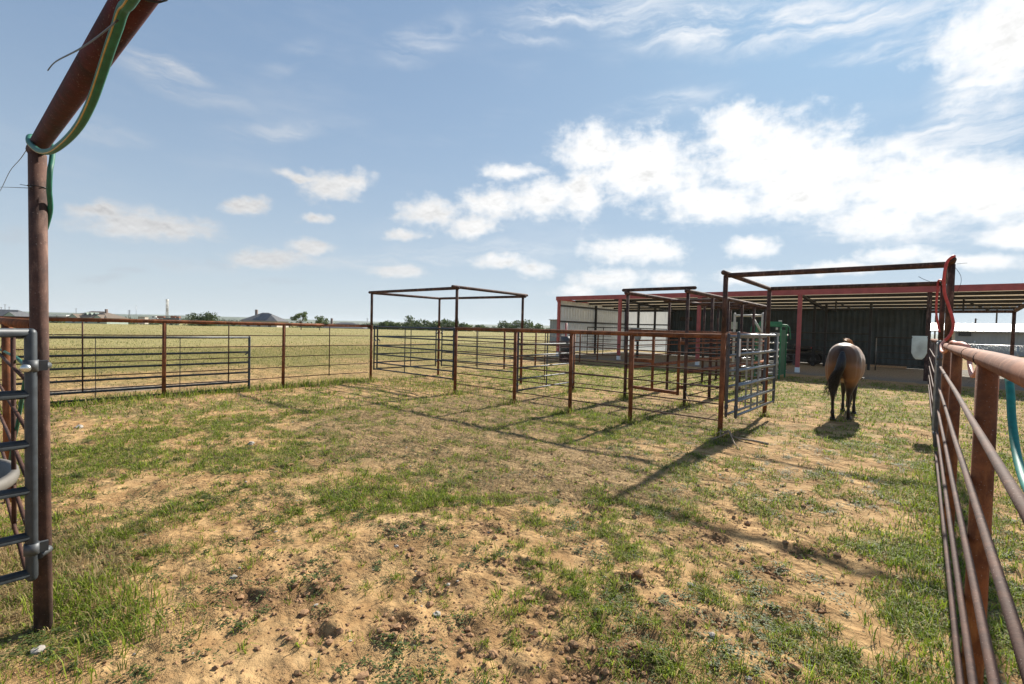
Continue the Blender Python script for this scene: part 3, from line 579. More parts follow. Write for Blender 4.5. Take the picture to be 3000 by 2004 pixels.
def arch(name, label, posts, beams, group='tall overhead pipe frames', mats=('rust', 'rust_dark'), r=RP):
    root = thing(name, label, 'pipe frame', (posts[0][0], posts[0][1], 0), group)
    for (x, y, zt, zm) in posts:
        obj('post', MB().tube([(x, y, -.15), (x, y, zm)], r, 14), M[mats[0]], root)
        if zt > zm: obj('upper_post', MB().tube([(x, y, zm), (x, y, zt)], r*.985, 14), M[mats[1]], root)
    for p, q in beams: obj('beam', MB().tube([p, q], r*1.03, 14, 'round'), M[mats[1]], root)
    return root
zt = 2.48
arch('overhead_pipework', 'tall pipe frame over the corner pen by the open field, closed by gates', [(XL, 7.66, zt, 1.58), (-8.37, YF, zt, 1.58), (XL, YB-.15, zt, 1.58), (-8.58, YB+.1, zt, 1.58)],
     [((XL-.12, 7.66, zt+.02), (-8.33, YF, zt+.02)), ((-8.37, YF-.14, zt+.045), (-8.56, YB+.25, zt+.045)), ((XL, 7.66, zt), (XL, YB-.1, zt)), ((XL, YB-.15, zt), (-8.5, YB+.1, zt))])
arch('overhead_pipework', 'tall pipe frame across the alley beside the grazing horse', [(-2.33, YF, zt, 1.6), (-2.30, YB, zt-.01, 1.6), (XR+.01, YF, zt, 1.6), (XR, YB, zt-.01, 1.6)],
     [((-2.28, YF, zt), (XR, YF, zt)), ((-2.28, YB, zt), (XR, YB, zt)), ((-2.33, YF-.12, zt+.035), (-2.30, YB+.05, zt)), ((XR+.01, YF-.16, zt+.035), (XR, YB+.1, zt))], mats=('rust', 'rust_dark'))
# gateway at the camera: leaning post, header pipe overhead, gate swung open towards the camera side
hz = lambda x: 2.483-0.058*(x+3.62)
gw = thing('gateway_frame', 'tall leaning gatepost with a maroon header pipe running overhead', 'gateway', (-3.35, .28, 0))
obj('post', MB().tube([(-3.345, .28, -.2), (-3.49, .28, 1.5), (-3.535, .28, 2.44)], RP, 20), M['rust_dark'], gw)
obj('header_pipe', MB().tube([(-3.64, .28, hz(-3.64)), (-2, .28, hz(-2)), (.28, .28, hz(.28))], RP*1.02, 20, 'round'), M['maroon'], gw)
obj('post', MB().tube([(.24, .30, -.2), (.24, .30, 2.24)], RP, 16), M['rust_dark'], gw)
gate('tube_gate', 'dark grey tube gate swung open, hinged on the tall gatepost', (-3.31, .235), (-3.31, -3.2), (1.515, 1.215, .97, .74, .51, .325), (.33, .67), 'charcoal', .0235, .0225, hinge=0, latch=1, over=.0)
for z in (1.345, .40): obj('hinge_bolt', MB().tube([(-3.31, .262, z), (-3.36, .30, z+.006), (-3.40, .285, z+.006)], .017, 8), M['steel_dk'], bpy.data.objects['tube_gate'])
obj('bolt_head', MB().ball((-3.275, .215, 1.345), (.012, .02, .02), 12, 8), M['zinc'], bpy.data.objects['tube_gate'])
gate('tube_gate', 'long black tube gate folded flat against the outside of the left fence', (XL-.11, .55), (XL-.11, 4.47), (1.215, .875, .635, .40, .18, .03), (.30, .65), 'charcoal', .026, .0215, stile_ext=(.03, .06), hinge=0, latch=1, over=.01)
GR6 = (1.53, 1.26, 1.0, .76, .52, .34)
gate('tube_gate', 'dark tube gate closing the paddock side of the corner pen', (XL+.09, 7.70), (-8.47, YF+.02), GR6, (.42,), hinge=1, latch=0)
gate('tube_gate', 'dark tube gate on the open field side of the corner pen', (XL+.09, 7.80), (XL+.02, YB-.28), GR6, (.55,), hinge=1, latch=0)
gate('tube_gate', 'dark tube gate on the barn side of the corner pen', (XL+.12, YB-.12), (-8.70, YB+.05), GR6, (.5,), hinge=0, latch=1)
gate('tube_gate', 'grey tube gate standing across the alley beyond the corner pen', (-6.53, YF+.10), (-6.72, YB-.1), GR6[1:] if False else (1.53, 1.24, 1.0, .74, .50, .26), (.5,), 'steel_dk', hinge=0, latch=1)
gate('tube_gate', 'shiny silver tube gate with a white sticker on its stile', (-2.16, YF+.17), (-2.13, YB-.12), (1.575, 1.28, 1.02, .78, .54, .32), (.38, .55), 'steel', .024, .021, hinge=0, latch=1)
g2 = [o for o in COL.objects if o.get('label', '').startswith('shiny silver')][0]
obj('sticker', MB().box((-2.134, YF+.163, 1.38), (.012, .05, .27)), M['white'], g2)
gate('tube_gate', 'silver tube gate folded behind the one with the white sticker', (-2.29, YF+.12), (-2.25, YB-.35), (1.545, 1.25, 1.0, .76, .52, .33), (.5,), 'steel', .023, .02, hinge=0, latch=1)
gate('tube_gate', 'galvanised gate seen edge-on in line with the right fence', (XR-.05, YF+.14), (XR-.03, YB-.12), (1.52, 1.24, 1.0, .76, .52, .30), (.5,), 'steel', .023, .02, hinge=0, latch=1)

# cattle chute: two close rows of tall posts with heavy guide pipes
ch = thing('cattle_chute', 'narrow rusty cattle chute of tall posts with overhead pipes', 'chute', (-4.6, YB, 0))
for x, ys in ((-5.30, (YB, 12.74, 14.1, 15.5, 16.84, 18.2)), (-3.88, (YB, 11.88, 13.1, 14.36, 15.6, 16.9))):
    for y in ys: obj('post', MB().tube([(x, y, -.12), (x, y, 2.45)], RP, 12), M['rust_dark'], ch)
    e = ys[-1]
    obj('overhead_pipe', MB().tube([(x, YB-.1, 2.48), (x, e+.08, 2.48)], RP*1.25, 12, 'round'), M['rust_dark'], ch)
    obj('top_rail', MB().tube([(x, YB, 1.60), (x, e, 1.60)], RP, 12), M['rust_pale'], ch)
    obj('guide_pipe', MB().tube([(x+.06, YB, .74), (x+.06, e, .74)], RP*1.1, 12), M['rust_pale'], ch)
    for z in (1.37, 1.25, 1.0, .47, .22): obj('rod', MB().tube([(x+.05, YB, z), (x+.05, e, z)], .0125, 8), M['rust_pale' if z > .9 else 'rust_rod'], ch)
for y, z in ((YB, 2.55), (12.7, 2.44), (14.3, 2.44), (15.6, 2.44), (16.9, 2.44)):
    obj('cross_beam', MB().tube([(-5.42, y, z), (-3.74, y, z)], RP*1.05, 12, 'round'), M['rust_dark'], ch)
rg = thing('pipe_gate', 'heavy rusty pipe gate hung in the mouth of the chute', 'gate', (-5.2, YB, 0))
for x, z0, z1 in ((-5.19, .25, 1.5), (-4.63, .30, 1.5), (-4.035, .24, 1.5)): obj('stile', MB().tube([(x, YB, z0-.03), (x, YB, z1)], .031, 12), M['rust'], rg)
obj('bottom_rail', MB().beam((-5.2, YB, .29), (-4.02, YB, .255), .06, .07), M['rust'], rg)
obj('mid_rail', MB().beam((-5.19, YB, .92), (-4.63, YB, .92), .05, .085), M['rust'], rg)
obj('top_rail', MB().tube([(-5.2, YB, 1.5), (-4.02, YB, 1.5)], .03, 12), M['rust'], rg)
for z in (1.36, .40): obj('hinge', MB().box((-3.95, YB, z), (.1, .05, .07)), M['rust'], rg)

# galvanised palpation frame and panels between chute and squeeze
pf = thing('steel_alley_frame', 'pale galvanised alley frame with a diagonal brace at the end of the chute', 'alley frame', (-4.9, 17.6, 0))
for x in (-4.98, -4.10): obj('upright', MB().tube([(x, 17.6, 0), (x, 17.6, 2.27)], .04, 12, 'round'), M['cream'], pf)
obj('top_beam', MB().tube([(-4.98, 17.6, 2.21), (-4.10, 17.6, 2.21)], .04, 12), M['cream'], pf)
obj('brace', MB().tube([(-4.42, 17.6, 2.17), (-4.10, 17.6, 1.62)], .035, 10), M['cream'], pf)
for z in (1.58, 1.3, 1.05, .8, .5, .25): obj('rail', MB().tube([(-4.12, 17.6, z), (-3.85, 20.2, z)], .02 if z < 1.5 else .035, 10), M['cream'], pf)
for z in (1.55, 1.28, 1.0, .7, .4): obj('side_rail', MB().tube([(-4.98, 17.65, z), (-4.8, 20.2, z)], .02, 8), M['steel'], pf)
sc_ = thing('squeeze_chute', 'green cattle squeeze chute with pale tube panel on its side', 'squeeze chute', (-4.5, 19.5, 0))
obj('side_sheet', MB().box((-3.90, 20.0, .95), (.03, 1.75, 1.62)).box((-4.95, 20.0, .95), (.03, 1.75, 1.62)), M['green_paint'], sc_)
obj('end_door', MB().box((-4.62, 19.1, .95), (.5, .03, 1.5)), M['green_paint'], sc_)
for x in (-4.97, -3.88):
    for y in (19.08, 20.92): obj('corner_post', MB().box((x, y, .95), (.075, .075, 1.9)), M['green_lt'], sc_)
obj('top_frame', MB().box((-4.42, 19.08, 1.93), (1.2, .09, .10)).box((-4.42, 20.92, 1.93), (1.2, .09, .10)).box((-3.88, 20, 1.93), (.09, 1.8, .10)).box((-4.97, 20, 1.93), (.09, 1.8, .10)).box((-4.4, 19.4, 2.02), (1.0, .12, .07)), M['green_lt'], sc_)
obj('lever', MB().tube([(-3.95, 19.05, 1.93), (-3.62, 19.05, 1.93), (-3.5, 19.05, 1.84), (-3.44, 19.05, 1.45)], .022, 8, 'round'), M['green_lt'], sc_)
obj('lever', MB().tube([(-4.9, 19.05, 1.95), (-5.15, 19.05, 1.93), (-5.22, 19.05, 1.80), (-5.24, 19.05, 1.5)], .022, 8, 'round'), M['green_lt'], sc_)
obj('latch_block', MB().box((-4.05, 19.02, 1.80), (.09, .05, .08)).box((-3.97, 19.4, 2.08), (.14, .1, .05)), M['cream'], sc_)
for x in (-4.44, -3.98): obj('panel_stile', MB().tube([(x, 18.95, 0), (x, 18.95, 1.62)], .04, 10), M['cream'], sc_)
for z in (1.60, 1.28, 1.03, .80, .58, .36, .17): obj('panel_rail', MB().tube([(-4.95, 18.95, z), (-3.9, 18.95, z)], .05 if z > 1.5 else (.035 if z == .58 else .022), 10), M['cream'], sc_)

for o_ in sc_.children:
    for v_ in o_.data.vertices: v_.co.x = -3.84+(v_.co.x-4.5+3.88)*.72+4.5; v_.co.y = (v_.co.y+.45)*.5-.45
# ------------------------------------------------------------------ barn
bn = thing('pole_barn', 'long open pole barn with red fascia and dark back wall', 'barn', (-6.7, 27.7, 0))
BX0, BX1, BY0, BY1 = -16.65, 3.2, 23.5, 32.0
rz_ = lambda y: 3.47-(y-BY0)/(BY1-BY0)*.36
def ribbed(mb, x0, x1, z0, z1, axis, at, period, depth, wav=.5):
    """vertical ribbed sheet metal along axis x or y"""
    n = int(round((x1-x0)/period)); prof = []
    for i in range(n):
        a = x0+i*period; prof += [(a, 0), (a+period*(.5-wav*.35), 0), (a+period*.5-.01*wav, depth), (a+period*(.5+wav*.35), depth)]
    prof.append((x1, 0)); o = len(mb.v)
    for u, d in prof:
        for z in (z0, z1): mb.v.append((u, at+d, z) if axis == 'x' else (at+d, u, z))
    for i in range(len(prof)-1): mb.f.append([o+2*i, o+2*i+2, o+2*i+3, o+2*i+1]); mb.sm.append(False); mb.mi.append(0)
    return mb
obj('side_wall', ribbed(MB(), BY0+.05, BY1, .22, 3.30, 'y', BX0+.03, .305, .03, .35), M['silverwall'], bn)
obj('back_wall', ribbed(MB(), BX0, -13.1, .25, 3.12, 'x', BY1-.02, .23, .03, .35), M['silverwall'], bn, label='pale ribbed back wall of the end bay')
obj('dark_back_wall', ribbed(MB(), -13.1, .15, .02, 3.10, 'x', BY1-.05, .26, .045, .8), M['blackwall'], bn)
rf = MB(); pr = []
for i in range(int((BX1-BX0)/.3)): a = BX0+i*.3; pr += [(a, 0), (a+.10, 0), (a+.13, .03), (a+.17, .03), (a+.20, 0)]
pr.append((BX1, 0)); o = len(rf.v)
for u, d in pr:
    for y in (BY0-.05, BY1+.15): rf.v.append((u, y, rz_(y)+.03+d))
for i in range(len(pr)-1): rf.f.append([o+2*i, o+2*i+2, o+2*i+3, o+2*i+1]); rf.sm.append(False); rf.mi.append(0)
obj('roof', rf, M['roofunder'], bn)
obj('fascia', MB().box(((BX0-.1+9)/2, BY0-.06, 3.41), (9-BX0+.1, .06, .235)).box((BX0-.06, (BY0+BY1)/2, 3.30), (.05, BY1-BY0, .2)), M['red'], bn)
for i in range(6):
    y = BY0+.25+i*1.62; obj('purlin', MB().box(((BX0+BX1)/2, y, rz_(y)-.045), (BX1-BX0, .07, .13)), M['black'], bn)
obj('back_beam', MB().box(((.2+BX1)/2, BY1-.03, 2.93), (BX1-.2, .10, .14)), M['rust_dark'], bn)
obj('end_beam', MB().beam((BX1-.04, BY0, 3.30), (BX1-.04, BY1, 2.96), .10, .14), M['rust_dark'], bn)
for x in (BX0+.06, -12.55, -8.3, -4.05): 
    p_ = obj('post', MB().box((x, BY0+.02, 1.72), (.15, .13, 3.30)), M['red'], bn); obj('foot_plate', MB().box((x, BY0+.02, .10), (.17, .15, .22)), M['white'], p_)
obj('post', MB().box((.12, BY0+.02, 1.65), (.14, .13, 3.3)), M['rust_dark'], bn); obj('post', MB().box((.17, BY1-.1, 1.5), (.14, .13, 3.0)), M['rust_dark'], bn)  # front post coloured dark brown instead of red for its shaded side
for y in (BY1-.06, 27.6): obj('post', MB().tube([(BX1-.06, y, 0), (BX1-.06, y, 3.0)], .07, 10), M['rust_dark'], bn)
for x, y in ((-12.86, 26.4), (-13.4, 29.9), (-16.5, 27.65), (-16.5, 31.85), (-4.32, 29.0), (-3.84, 29.2), (-1.93, 28.3), (-13.1, 31.85)): obj('inner_post', MB().box((x, y, 1.6), (.11, .11, 3.2 if x != -1.93 else 3.2)), M['black'], bn)
for z in (3.0, 2.05, 1.35): obj('girt', MB().box((BX0+.09, (BY0+BY1)/2, z), (.05, BY1-BY0-.2, .10)).box(((BX0-13.1)/2, BY1-.08, z), (-13.1-BX0-.1, .05, .09)), M['steel_dk'], bn)
obj('rafter', MB().beam((-12.85, BY0, 3.34), (-12.85, BY1, 2.98), .10, .14), M['black'], bn); obj('rafter', MB().beam((-4.1, BY0, 3.34), (-4.1, BY1, 2.98), .10, .12), M['black'], bn)
obj('rafter', MB().beam((-8.3, BY0, 3.34), (-8.3, BY1, 2.98), .10, .12), M['black'], bn)
for x in (-3.2, 1.2): obj('strut', MB().beam((x, 27.2, 3.2), (x+.8, 27.2, 2.75), .05, .05).box((x, 27.2, 2.98), (.06, .06, .5)), M['black'], bn)
obj('sill_board', MB().box((-1.55, BY1-.15, .06), (1.9, .08, .10)), M['wood'], bn)
obj('window', MB().box((-9.1, BY1-.09, 2.08), (.48, .05, .46)), M['paleglass'], bn)
sg = thing('wall_sign', 'dark sign with faint reddish frames on the black barn wall', 'sign', (-12.1, BY1-.08, 2.47)); obj('board', MB().box((-12.1, BY1-.08, 2.47), (.84, .02, .27)), M['black'], sg)
sm = MB()
for k in range(3): sm.box((-12.37+k*.27, BY1-.095, 2.47), (.18, .012, .02)).box((-12.44+k*.27, BY1-.095, 2.47), (.02, .012, .16)).box((-12.37+k*.27, BY1-.095, 2.55), (.18, .012, .02))
obj('faint_marks', sm, M['rust_dark'], sg)
# pens inside the barn
def panel(name, label, p0, p1, zs, posts, mat='black', group='dark pen panels inside the barn', r=.02):
    a, b = Vector((*p0, 0)), Vector((*p1, 0)); root = thing(name, label, 'pen panel', (a.x, a.y, 0), group)
    for t in posts: q = a.lerp(b, t); obj('upright', MB().tube([q, q+Vector((0, 0, zs[0]+.03))], r*1.3, 8), M[mat], root)
    for z in zs: obj('rail', MB().tube([a+Vector((0, 0, z)), b+Vector((0, 0, z))], r if z != zs[0] else r*1.5, 8), M[mat], root)
    return root
panel('pen_panel', 'dark pen panel under the barn roof, left of the grazing horse', (-6.5, 29.3), (-1.95, 28.4), (1.72, 1.35, 1.0, .65, .3), (0, .5))
panel('pen_panel', 'dark pen gate under the barn roof, right of the grazing horse', (-1.75, 28.4), (.1, 28.4), (1.58, 1.2, .88, .6, .33), (.04, 1))
obj('pale_edge', MB().tube([(-1.68, 28.36, .2), (-1.68, 28.36, 1.55)], .016, 8), M['steel'], [o for o in COL.objects if 'right of the grazing' in o.get('label', '')][0])
panel('pen_panel', 'dark pen panel along the pale end bay of the barn', (-16.4, 26.5), (-12.9, 26.5), (1.75, 1.35, 1.0, .62), (0, .33, .66, 1))
panel('pen_panel', 'dark pen panel running back beside the black wall', (-12.9, 26.5), (-13.3, 31.6), (1.75, 1.35, 1.0, .62), (.5, 1))

# quad bike, bench, barrel, feeders
qb = thing('quad_bike', 'dark quad bike parked in the shade by the black wall', 'quad bike', (-5.0, 30.4, 0))
Q = Vector((-5.05, 30.4, 0))
for dx in (-.62, .62):
    for dy in (-.42, .42):
        w = obj('wheel', MB().tube([Q+Vector((dx, dy-.12, .30)), Q+Vector((dx, dy+.12, .30))], .30, 18), M['rubber'], qb); obj('rim', MB().tube([Q+Vector((dx, dy-.125, .30)), Q+Vector((dx, dy-.10, .30))], .15, 12), M['steel_dk'], w)
obj('body', MB().ball(Q+Vector((0, 0, .55)), (.75, .26, .22), 16, 10).box(Q+Vector((0, 0, .42)), (1.0, .34, .22)), M['quad'], qb)
obj('fender', MB().ball(Q+Vector((-.6, 0, .68)), (.42, .56, .12), 16, 8), M['quad'], qb); obj('fender', MB().ball(Q+Vector((.6, 0, .68)), (.42, .56, .12), 16, 8), M['quad'], qb)
obj('seat', MB().ball(Q+Vector((.05, 0, .82)), (.42, .19, .10), 14, 8), M['rubber'], qb)
obj('handlebar', MB().tube([Q+Vector((-.42, -.36, 1.08)), Q+Vector((-.36, -.1, 1.0)), Q+Vector((-.36, .1, 1.0)), Q+Vector((-.42, .36, 1.08))], .018, 8).tube([Q+Vector((-.36, 0, 1.0)), Q+Vector((-.48, 0, .72))], .025, 8), M['steel_dk'], qb)
rk = MB()
for k in range(5): rk.tube([Q+Vector((.42+k*.1, -.36, .84)), Q+Vector((.42+k*.1, .36, .84))], .012, 6)
obj('rack', rk.tube([Q+Vector((.42, -.36, .84)), Q+Vector((.82, -.36, .84))], .014, 6).tube([Q+Vector((.42, .36, .84)), Q+Vector((.82, .36, .84))], .014, 6), M['black'], qb)
obj('tail_light', MB().ball(Q+Vector((.55, -.5, .92)), (.06, .04, .045), 10, 6), M['redlens'], qb)
bt = thing('metal_bench', 'small grey metal work bench beside the quad bike', 'bench', (-5.55, 28.8, 0))
obj('top', MB().box((-5.55, 28.8, .56), (.95, .45, .05)), M['steel_dk'], bt)
for dx in (-.43, .43):
    for dy in (-.19, .19): obj('leg', MB().box((-5.55+dx, 28.8+dy, .265), (.05, .05, .53)), M['steel_dk'], bt)
obj('lower_shelf', MB().box((-5.55, 28.8, .24), (.8, .36, .03)), M['steel_dk'], bt)
def plastic(name, col):
    m_, t, b = new_mat(name); p = wpos(t); n1 = t.noise(p, 6, 4, .6)
    c_ = t.mix(t.step(n1, .35, .7), col, tuple(min(1, x*1.25) for x in col)); t.l.new(c_, b.inputs['Base Color']); b.inputs['Roughness'].default_value = .35
    tl = t.new('ShaderNodeBsdfTranslucent'); t.l.new(c_, tl.inputs[0]); mx = t.new('ShaderNodeMixShader'); mx.inputs[0].default_value = .5
    t.l.new(b.outputs[0], mx.inputs[1]); t.l.new(tl.outputs[0], mx.inputs[2]); t.l.new(mx.outputs[0], t.n['Material Output'].inputs[0]); return m_
M['milky'] = plastic('milky_plastic', (0.50, 0.56, 0.58)); M['salt'] = plain('feed_block', (0.52, 0.48, 0.36), .8)
def feeder(name, label, c, w, h, d, rz=0.0, mat='milky'):
    """open-topped plastic trough: rounded top corners, chamfered bottom"""
    root = thing(name, label, 'feeder', c); mb = MB(); X, Y, Z = c; ca, sa = math.cos(rz), math.sin(rz)
    out_ = [(-.5, .38), (-.5, -.22), (-.36, -.40), (-.2, -.5), (.2, -.5), (.36, -.40), (.5, -.22), (.5, .40), (.46, .48), (.38, .5), (-.38, .5), (-.46, .47)]
    pr_ = []
    for s_, dd in ((.9, -.5), (1, -.42), (1, .42), (.96, .5)):
        pr_.append([(X+(u*s_*w)*ca-dd*d*sa, Y+(u*s_*w)*sa+dd*d*ca, Z+v*s_*h) for u, v in out_])
    o = 0; vs = sum(pr_, []); k = len(out_); fs = [(i*k+j, i*k+(j+1) % k, (i+1)*k+(j+1) % k, (i+1)*k+j) for i in range(3) for j in range(k)]; fs += [tuple(range(k))[::-1], tuple(range(3*k, 4*k))]
    mb.add(vs, fs, False); obj('tub', mb, M[mat], root)
    obj('rim', MB().beam((X-.5*w*ca, Y-.5*w*sa-.02, Z+.5*h), (X+.5*w*ca, Y+.5*w*sa-.02, Z+.5*h), d*.9, .018), M['milky'], root)
    obj('feed', MB().ball((X, Y, Z-.05*h), (w*.22, d*.35, h*.28), 12, 8), M['salt'], root); return root
feeder('plastic_feeder', 'clear milky plastic feeder hooked on the right-hand pipe fence', (-.05, 11.3, 1.42), .215, .41, .16)
feeder('plastic_feeder', 'grey white plastic feeder hanging inside the end bay of the barn', (-12.95, 26.3, 1.36), .62, .82, .25)
ba = thing('barrel', 'small blue grey barrel beside a red post near the barn', 'barrel', (-13.25, 19.4, 0)); obj('shell', MB().lathe([(.02, 0), (.22, .01), (.24, .2), (.25, .4), (.24, .6), (.22, .78), (.02, .8)], (-13.25, 19.4, .45), 18), M['steel_dk'], ba); obj('stand', MB().box((-13.25, 19.4, .23), (.4, .4, .44)), M['rust_dark'], ba)
tag(obj('red_post', MB().tube([(-13.5, 19.8, -.1), (-13.5, 19.8, 1.9)], .05, 10), M['red']), 'short red painted post next to the blue grey barrel', 'post')

# stock tank behind the open gate
tk = thing('stock_tank', 'oval grey plastic stock tank behind the open gate', 'trough', (-4.55, -.12, 0))
pro = [(.50, 0), (.52, .05), (.70, .45), (.74, .50), (.86, .53), (.875, .56), (.86, .595), (.80, .60), (.765, .575), (.68, .50), (.50, .10), (.02, .09)]
obj('shell', MB().lathe([(r_*.6, z) for r_, z in pro], (-4.55, -.14, 0), 40, 1.1, .78), M['tank'], tk)
wm, wt_, wb = new_mat('tank_water'); wb.inputs['Base Color'].default_value = (.03, .05, .05, 1); wb.inputs['Roughness'].default_value = .05
obj('water', MB().lathe([(.395, .44), (.001, .44)], (-4.55, -.14, 0), 40, 1.1, .78), wm, tk)

# ------------------------------------------------------------------ hoses and ties
def smooth_path(pts, n=6):
    P = [Vector(p) for p in pts]; out_ = []
    for i in range(len(P)-1):
        p0, p1, p2, p3 = P[max(i-1, 0)], P[i], P[i+1], P[min(i+2, len(P)-1)]
        for k in range(n):
            t = k/n; out_.append(.5*((2*p1)+(p2-p0)*t+(2*p0-5*p1+4*p2-p3)*t*t+(-p0+3*p1-3*p2+p3)*t**3))
    return out_+[P[-1]]
def scl(L, s_): return [(x*s_, y*s_, EYE+(z-EYE)*s_) for x, y, z in L]
GH = [(-1.103,0.220,2.202),(-1.228,0.220,2.214),(-1.280,0.220,2.201),(-1.358,0.220,2.183),(-1.447,0.220,2.158),(-1.575,0.220,2.129),(-1.756,0.220,2.118),(-2.019,0.220,2.136),(-2.343,0.220,2.179),(-2.677,0.220,2.251),(-2.973,0.220,2.339),(-3.137,0.220,2.400)]
gh = smooth_path([(.2, .25, hz(.2)-.05), (-.5, .24, hz(-.5)-.05)]+[Vector(p) for p in scl(GH, 1.10)]+[(-3.60, .262, 2.545), (-3.60, .32, 2.535), (-3.52, .335, 2.49), (-3.44, .325, 2.40), (-3.405, .315, 2.34), (-3.44, .315, 2.25), (-3.52, .325, 2.15), (-3.60, .30, 2.02), (-3.62, .26, 1.95)], 6)
hs = thing('garden_hose', 'green garden hose with a tan stripe tied along the overhead pipe', 'hose', (-1.5, .25, 2.2))
obj('tube', MB().tube(gh, .0115, 14), M['hose_green'], hs)
obj('stripe', MB().tube([p+Vector((-.001, -.0085, -.0072)) for p in gh[:int(len(gh)*.6)]], .0020, 6), M['hose_stripe'], hs)
h2 = thing('garden_hose', 'green hose hanging behind the open gate into the stock tank', 'hose', (-3.552, 0.25, 1.393))
obj('tube', MB().tube(smooth_path([(-3.552, 0.25, 1.393), (-3.83, 0.25, 1.243), (-4.104, 0.25, 1.074), (-4.418, 0.25, 0.88), (-4.878, 0.25, 0.638), (-5.279, 0.25, 0.418), (-5.655, 0.25, 0.238)], 5), .010, 10), M['hose_green'], h2); obj('end_piece', MB().tube(smooth_path([(-6.537, 0.262, 1.276), (-5.406, 0.262, 1.299), (-4.739, 0.262, 1.312), (-4.284, 0.262, 1.309), (-3.884, 0.262, 1.3)], 5), .010, 10), M['hose_green'], h2)
tl_ = thing('garden_hose', 'teal hose hanging under the near end of the right fence rail', 'hose', (.3, 3, 1.3))
obj('tube', MB().tube(smooth_path([(0.27,3.9,1.50),(0.30,3.45,1.49),(0.300,3.16,1.445),(0.300,3.03,1.37),(0.300,2.95,1.27),(0.300,2.80,1.166),(0.300,2.662,1.111),(0.300,2.514,1.080),(0.300,2.25,1.07),(.30,1.9,1.12),(.29,1.6,1.3)], 6), .0145, 12), M['hose_teal'], tl_)
rh = thing('garden_hose', 'red hose draped from the square frame down to the fence rail', 'hose', (.2, 7.5, 1.5))
rp = smooth_path([(0.136,10.25,2.20),(0.139,10.24,2.40),(.15,10.2,2.52),(.2,9.5,2.47),(.22,8.3,2.56),(.235,7.58,2.56),(0.18,7.52,2.50),(0.160,7.50,2.40),(0.155,7.5,2.25),(0.168,7.5,2.12),(0.206,7.5,1.983),(0.243,7.5,1.845),(0.256,7.5,1.747),(0.236,7.5,1.648),(0.190,7.5,1.575)], 6)
obj('tube', MB().tube(rp, .0155, 10), M['hose_red'], rh)
rp2 = smooth_path([(0.190,7.5,1.575),(.16,7.46,1.52),(.162,7.3,1.455),(.185,7.0,1.46),(.205,6.3,1.562),(.215,5.6,1.563),(.235,5.0,1.56),(.262,4.9,1.52),(.262,4.85,1.44),(.255,4.5,1.375),(.25,4.25,1.365),(.25,3.98,1.40),(.255,3.82,1.47),(.26,3.78,1.51)], 6)
obj('faded_tube', MB().tube(rp2, .0145, 10), M['hose_pink'], rh)
rp3 = smooth_path([(0.144,10.20,2.42),(0.136,10.2,2.204),(0.139,10.2,2.014),(0.162,10.2,1.851),(0.19,10.2,1.70)], 6)
obj('back_strand', MB().tube(rp3, .0155, 10), M['hose_red'], rh)
def ring(c, ax, r_, w=.003, n=18):
    ax = Vector(ax).normalized(); u = ax.cross(Vector((0, 0, 1)) if abs(ax.z) < .9 else Vector((1, 0, 0))).normalized(); v = ax.cross(u)
    return [Vector(c)+(u*math.cos(2*math.pi*k/n)+v*math.sin(2*math.pi*k/n))*r_ for k in range(n+1)]
def tie(label, loops, tails, r_=.0022, group='black cable ties on the pipes'):
    t = thing('cable_tie', label, 'cable tie', tuple(loops[0][0]) if loops else tuple(tails[0][0]), group); mb = MB()
    for l in loops: mb.tube(l, r_, 6)
    if mb.v: obj('loop', mb, M['zip'], t)
    for tp in tails: obj('tail', MB().tube(smooth_path(tp, 5), r_*.9, 6), M['zip'], t)
X0 = -1.30
tie('cable tie holding the green hose to the overhead pipe, long tail sticking out', [ring((X0, .268, hz(X0)-.008), (1, 0, -.058), .052)], [scl([(-1.164,0.200,2.156),(-1.345,0.200,2.195),(-1.604,0.200,2.258),(-2.019,0.200,2.369),(-2.209,0.200,2.405)], 1.06)])
tie('cable tie around the tall gatepost with long wire out of the picture', [ring((-3.525, .28, 2.27), (.05, 0, 1), .0385)], [scl([(-3.056,0.220,2.171),(-4.027,0.220,2.340),(-5.339,0.220,2.567)], 1.13), scl([(-2.982,0.220,2.163),(-3.297,0.220,2.225),(-3.596,0.220,2.282)], 1.13)])
tie('thin wire hanging from the joint of gatepost and overhead pipe', [], [scl([(-3.170,0.220,2.377),(-3.567,0.220,2.408),(-4.285,0.220,2.486),(-5.015,0.220,2.519),(-5.343,0.220,2.537)], 1.13)])
tie('cable tie on the weathered rail nearest the camera', [ring((XR, 2.98, 1.512), (0, 1, 0), RP+.001)], [])
tie('cable tie on the weathered rail below the looped red hose', [ring((XR, 3.9, 1.512), (0, 1, 0), RP+.001)], [])
tie('thin wire tail curling off the frame corner behind the red hose', [], [[(.25, 7.6, 2.43), (.30, 7.6, 2.33), (.30, 7.6, 2.22), (.25, 7.6, 2.08)], [(.26, 7.6, 2.47), (.31, 7.6, 2.475), (.35, 7.6, 2.475)]], .0025)
tie('cable tie holding the red hose on the rear beam', [ring((.06, YB, zt), (1, 0, 0), .042)], [[(.05, YB-.04, 2.51), (-.03, YB-.05, 2.55), (-.10, YB-.05, 2.60)]], .004)

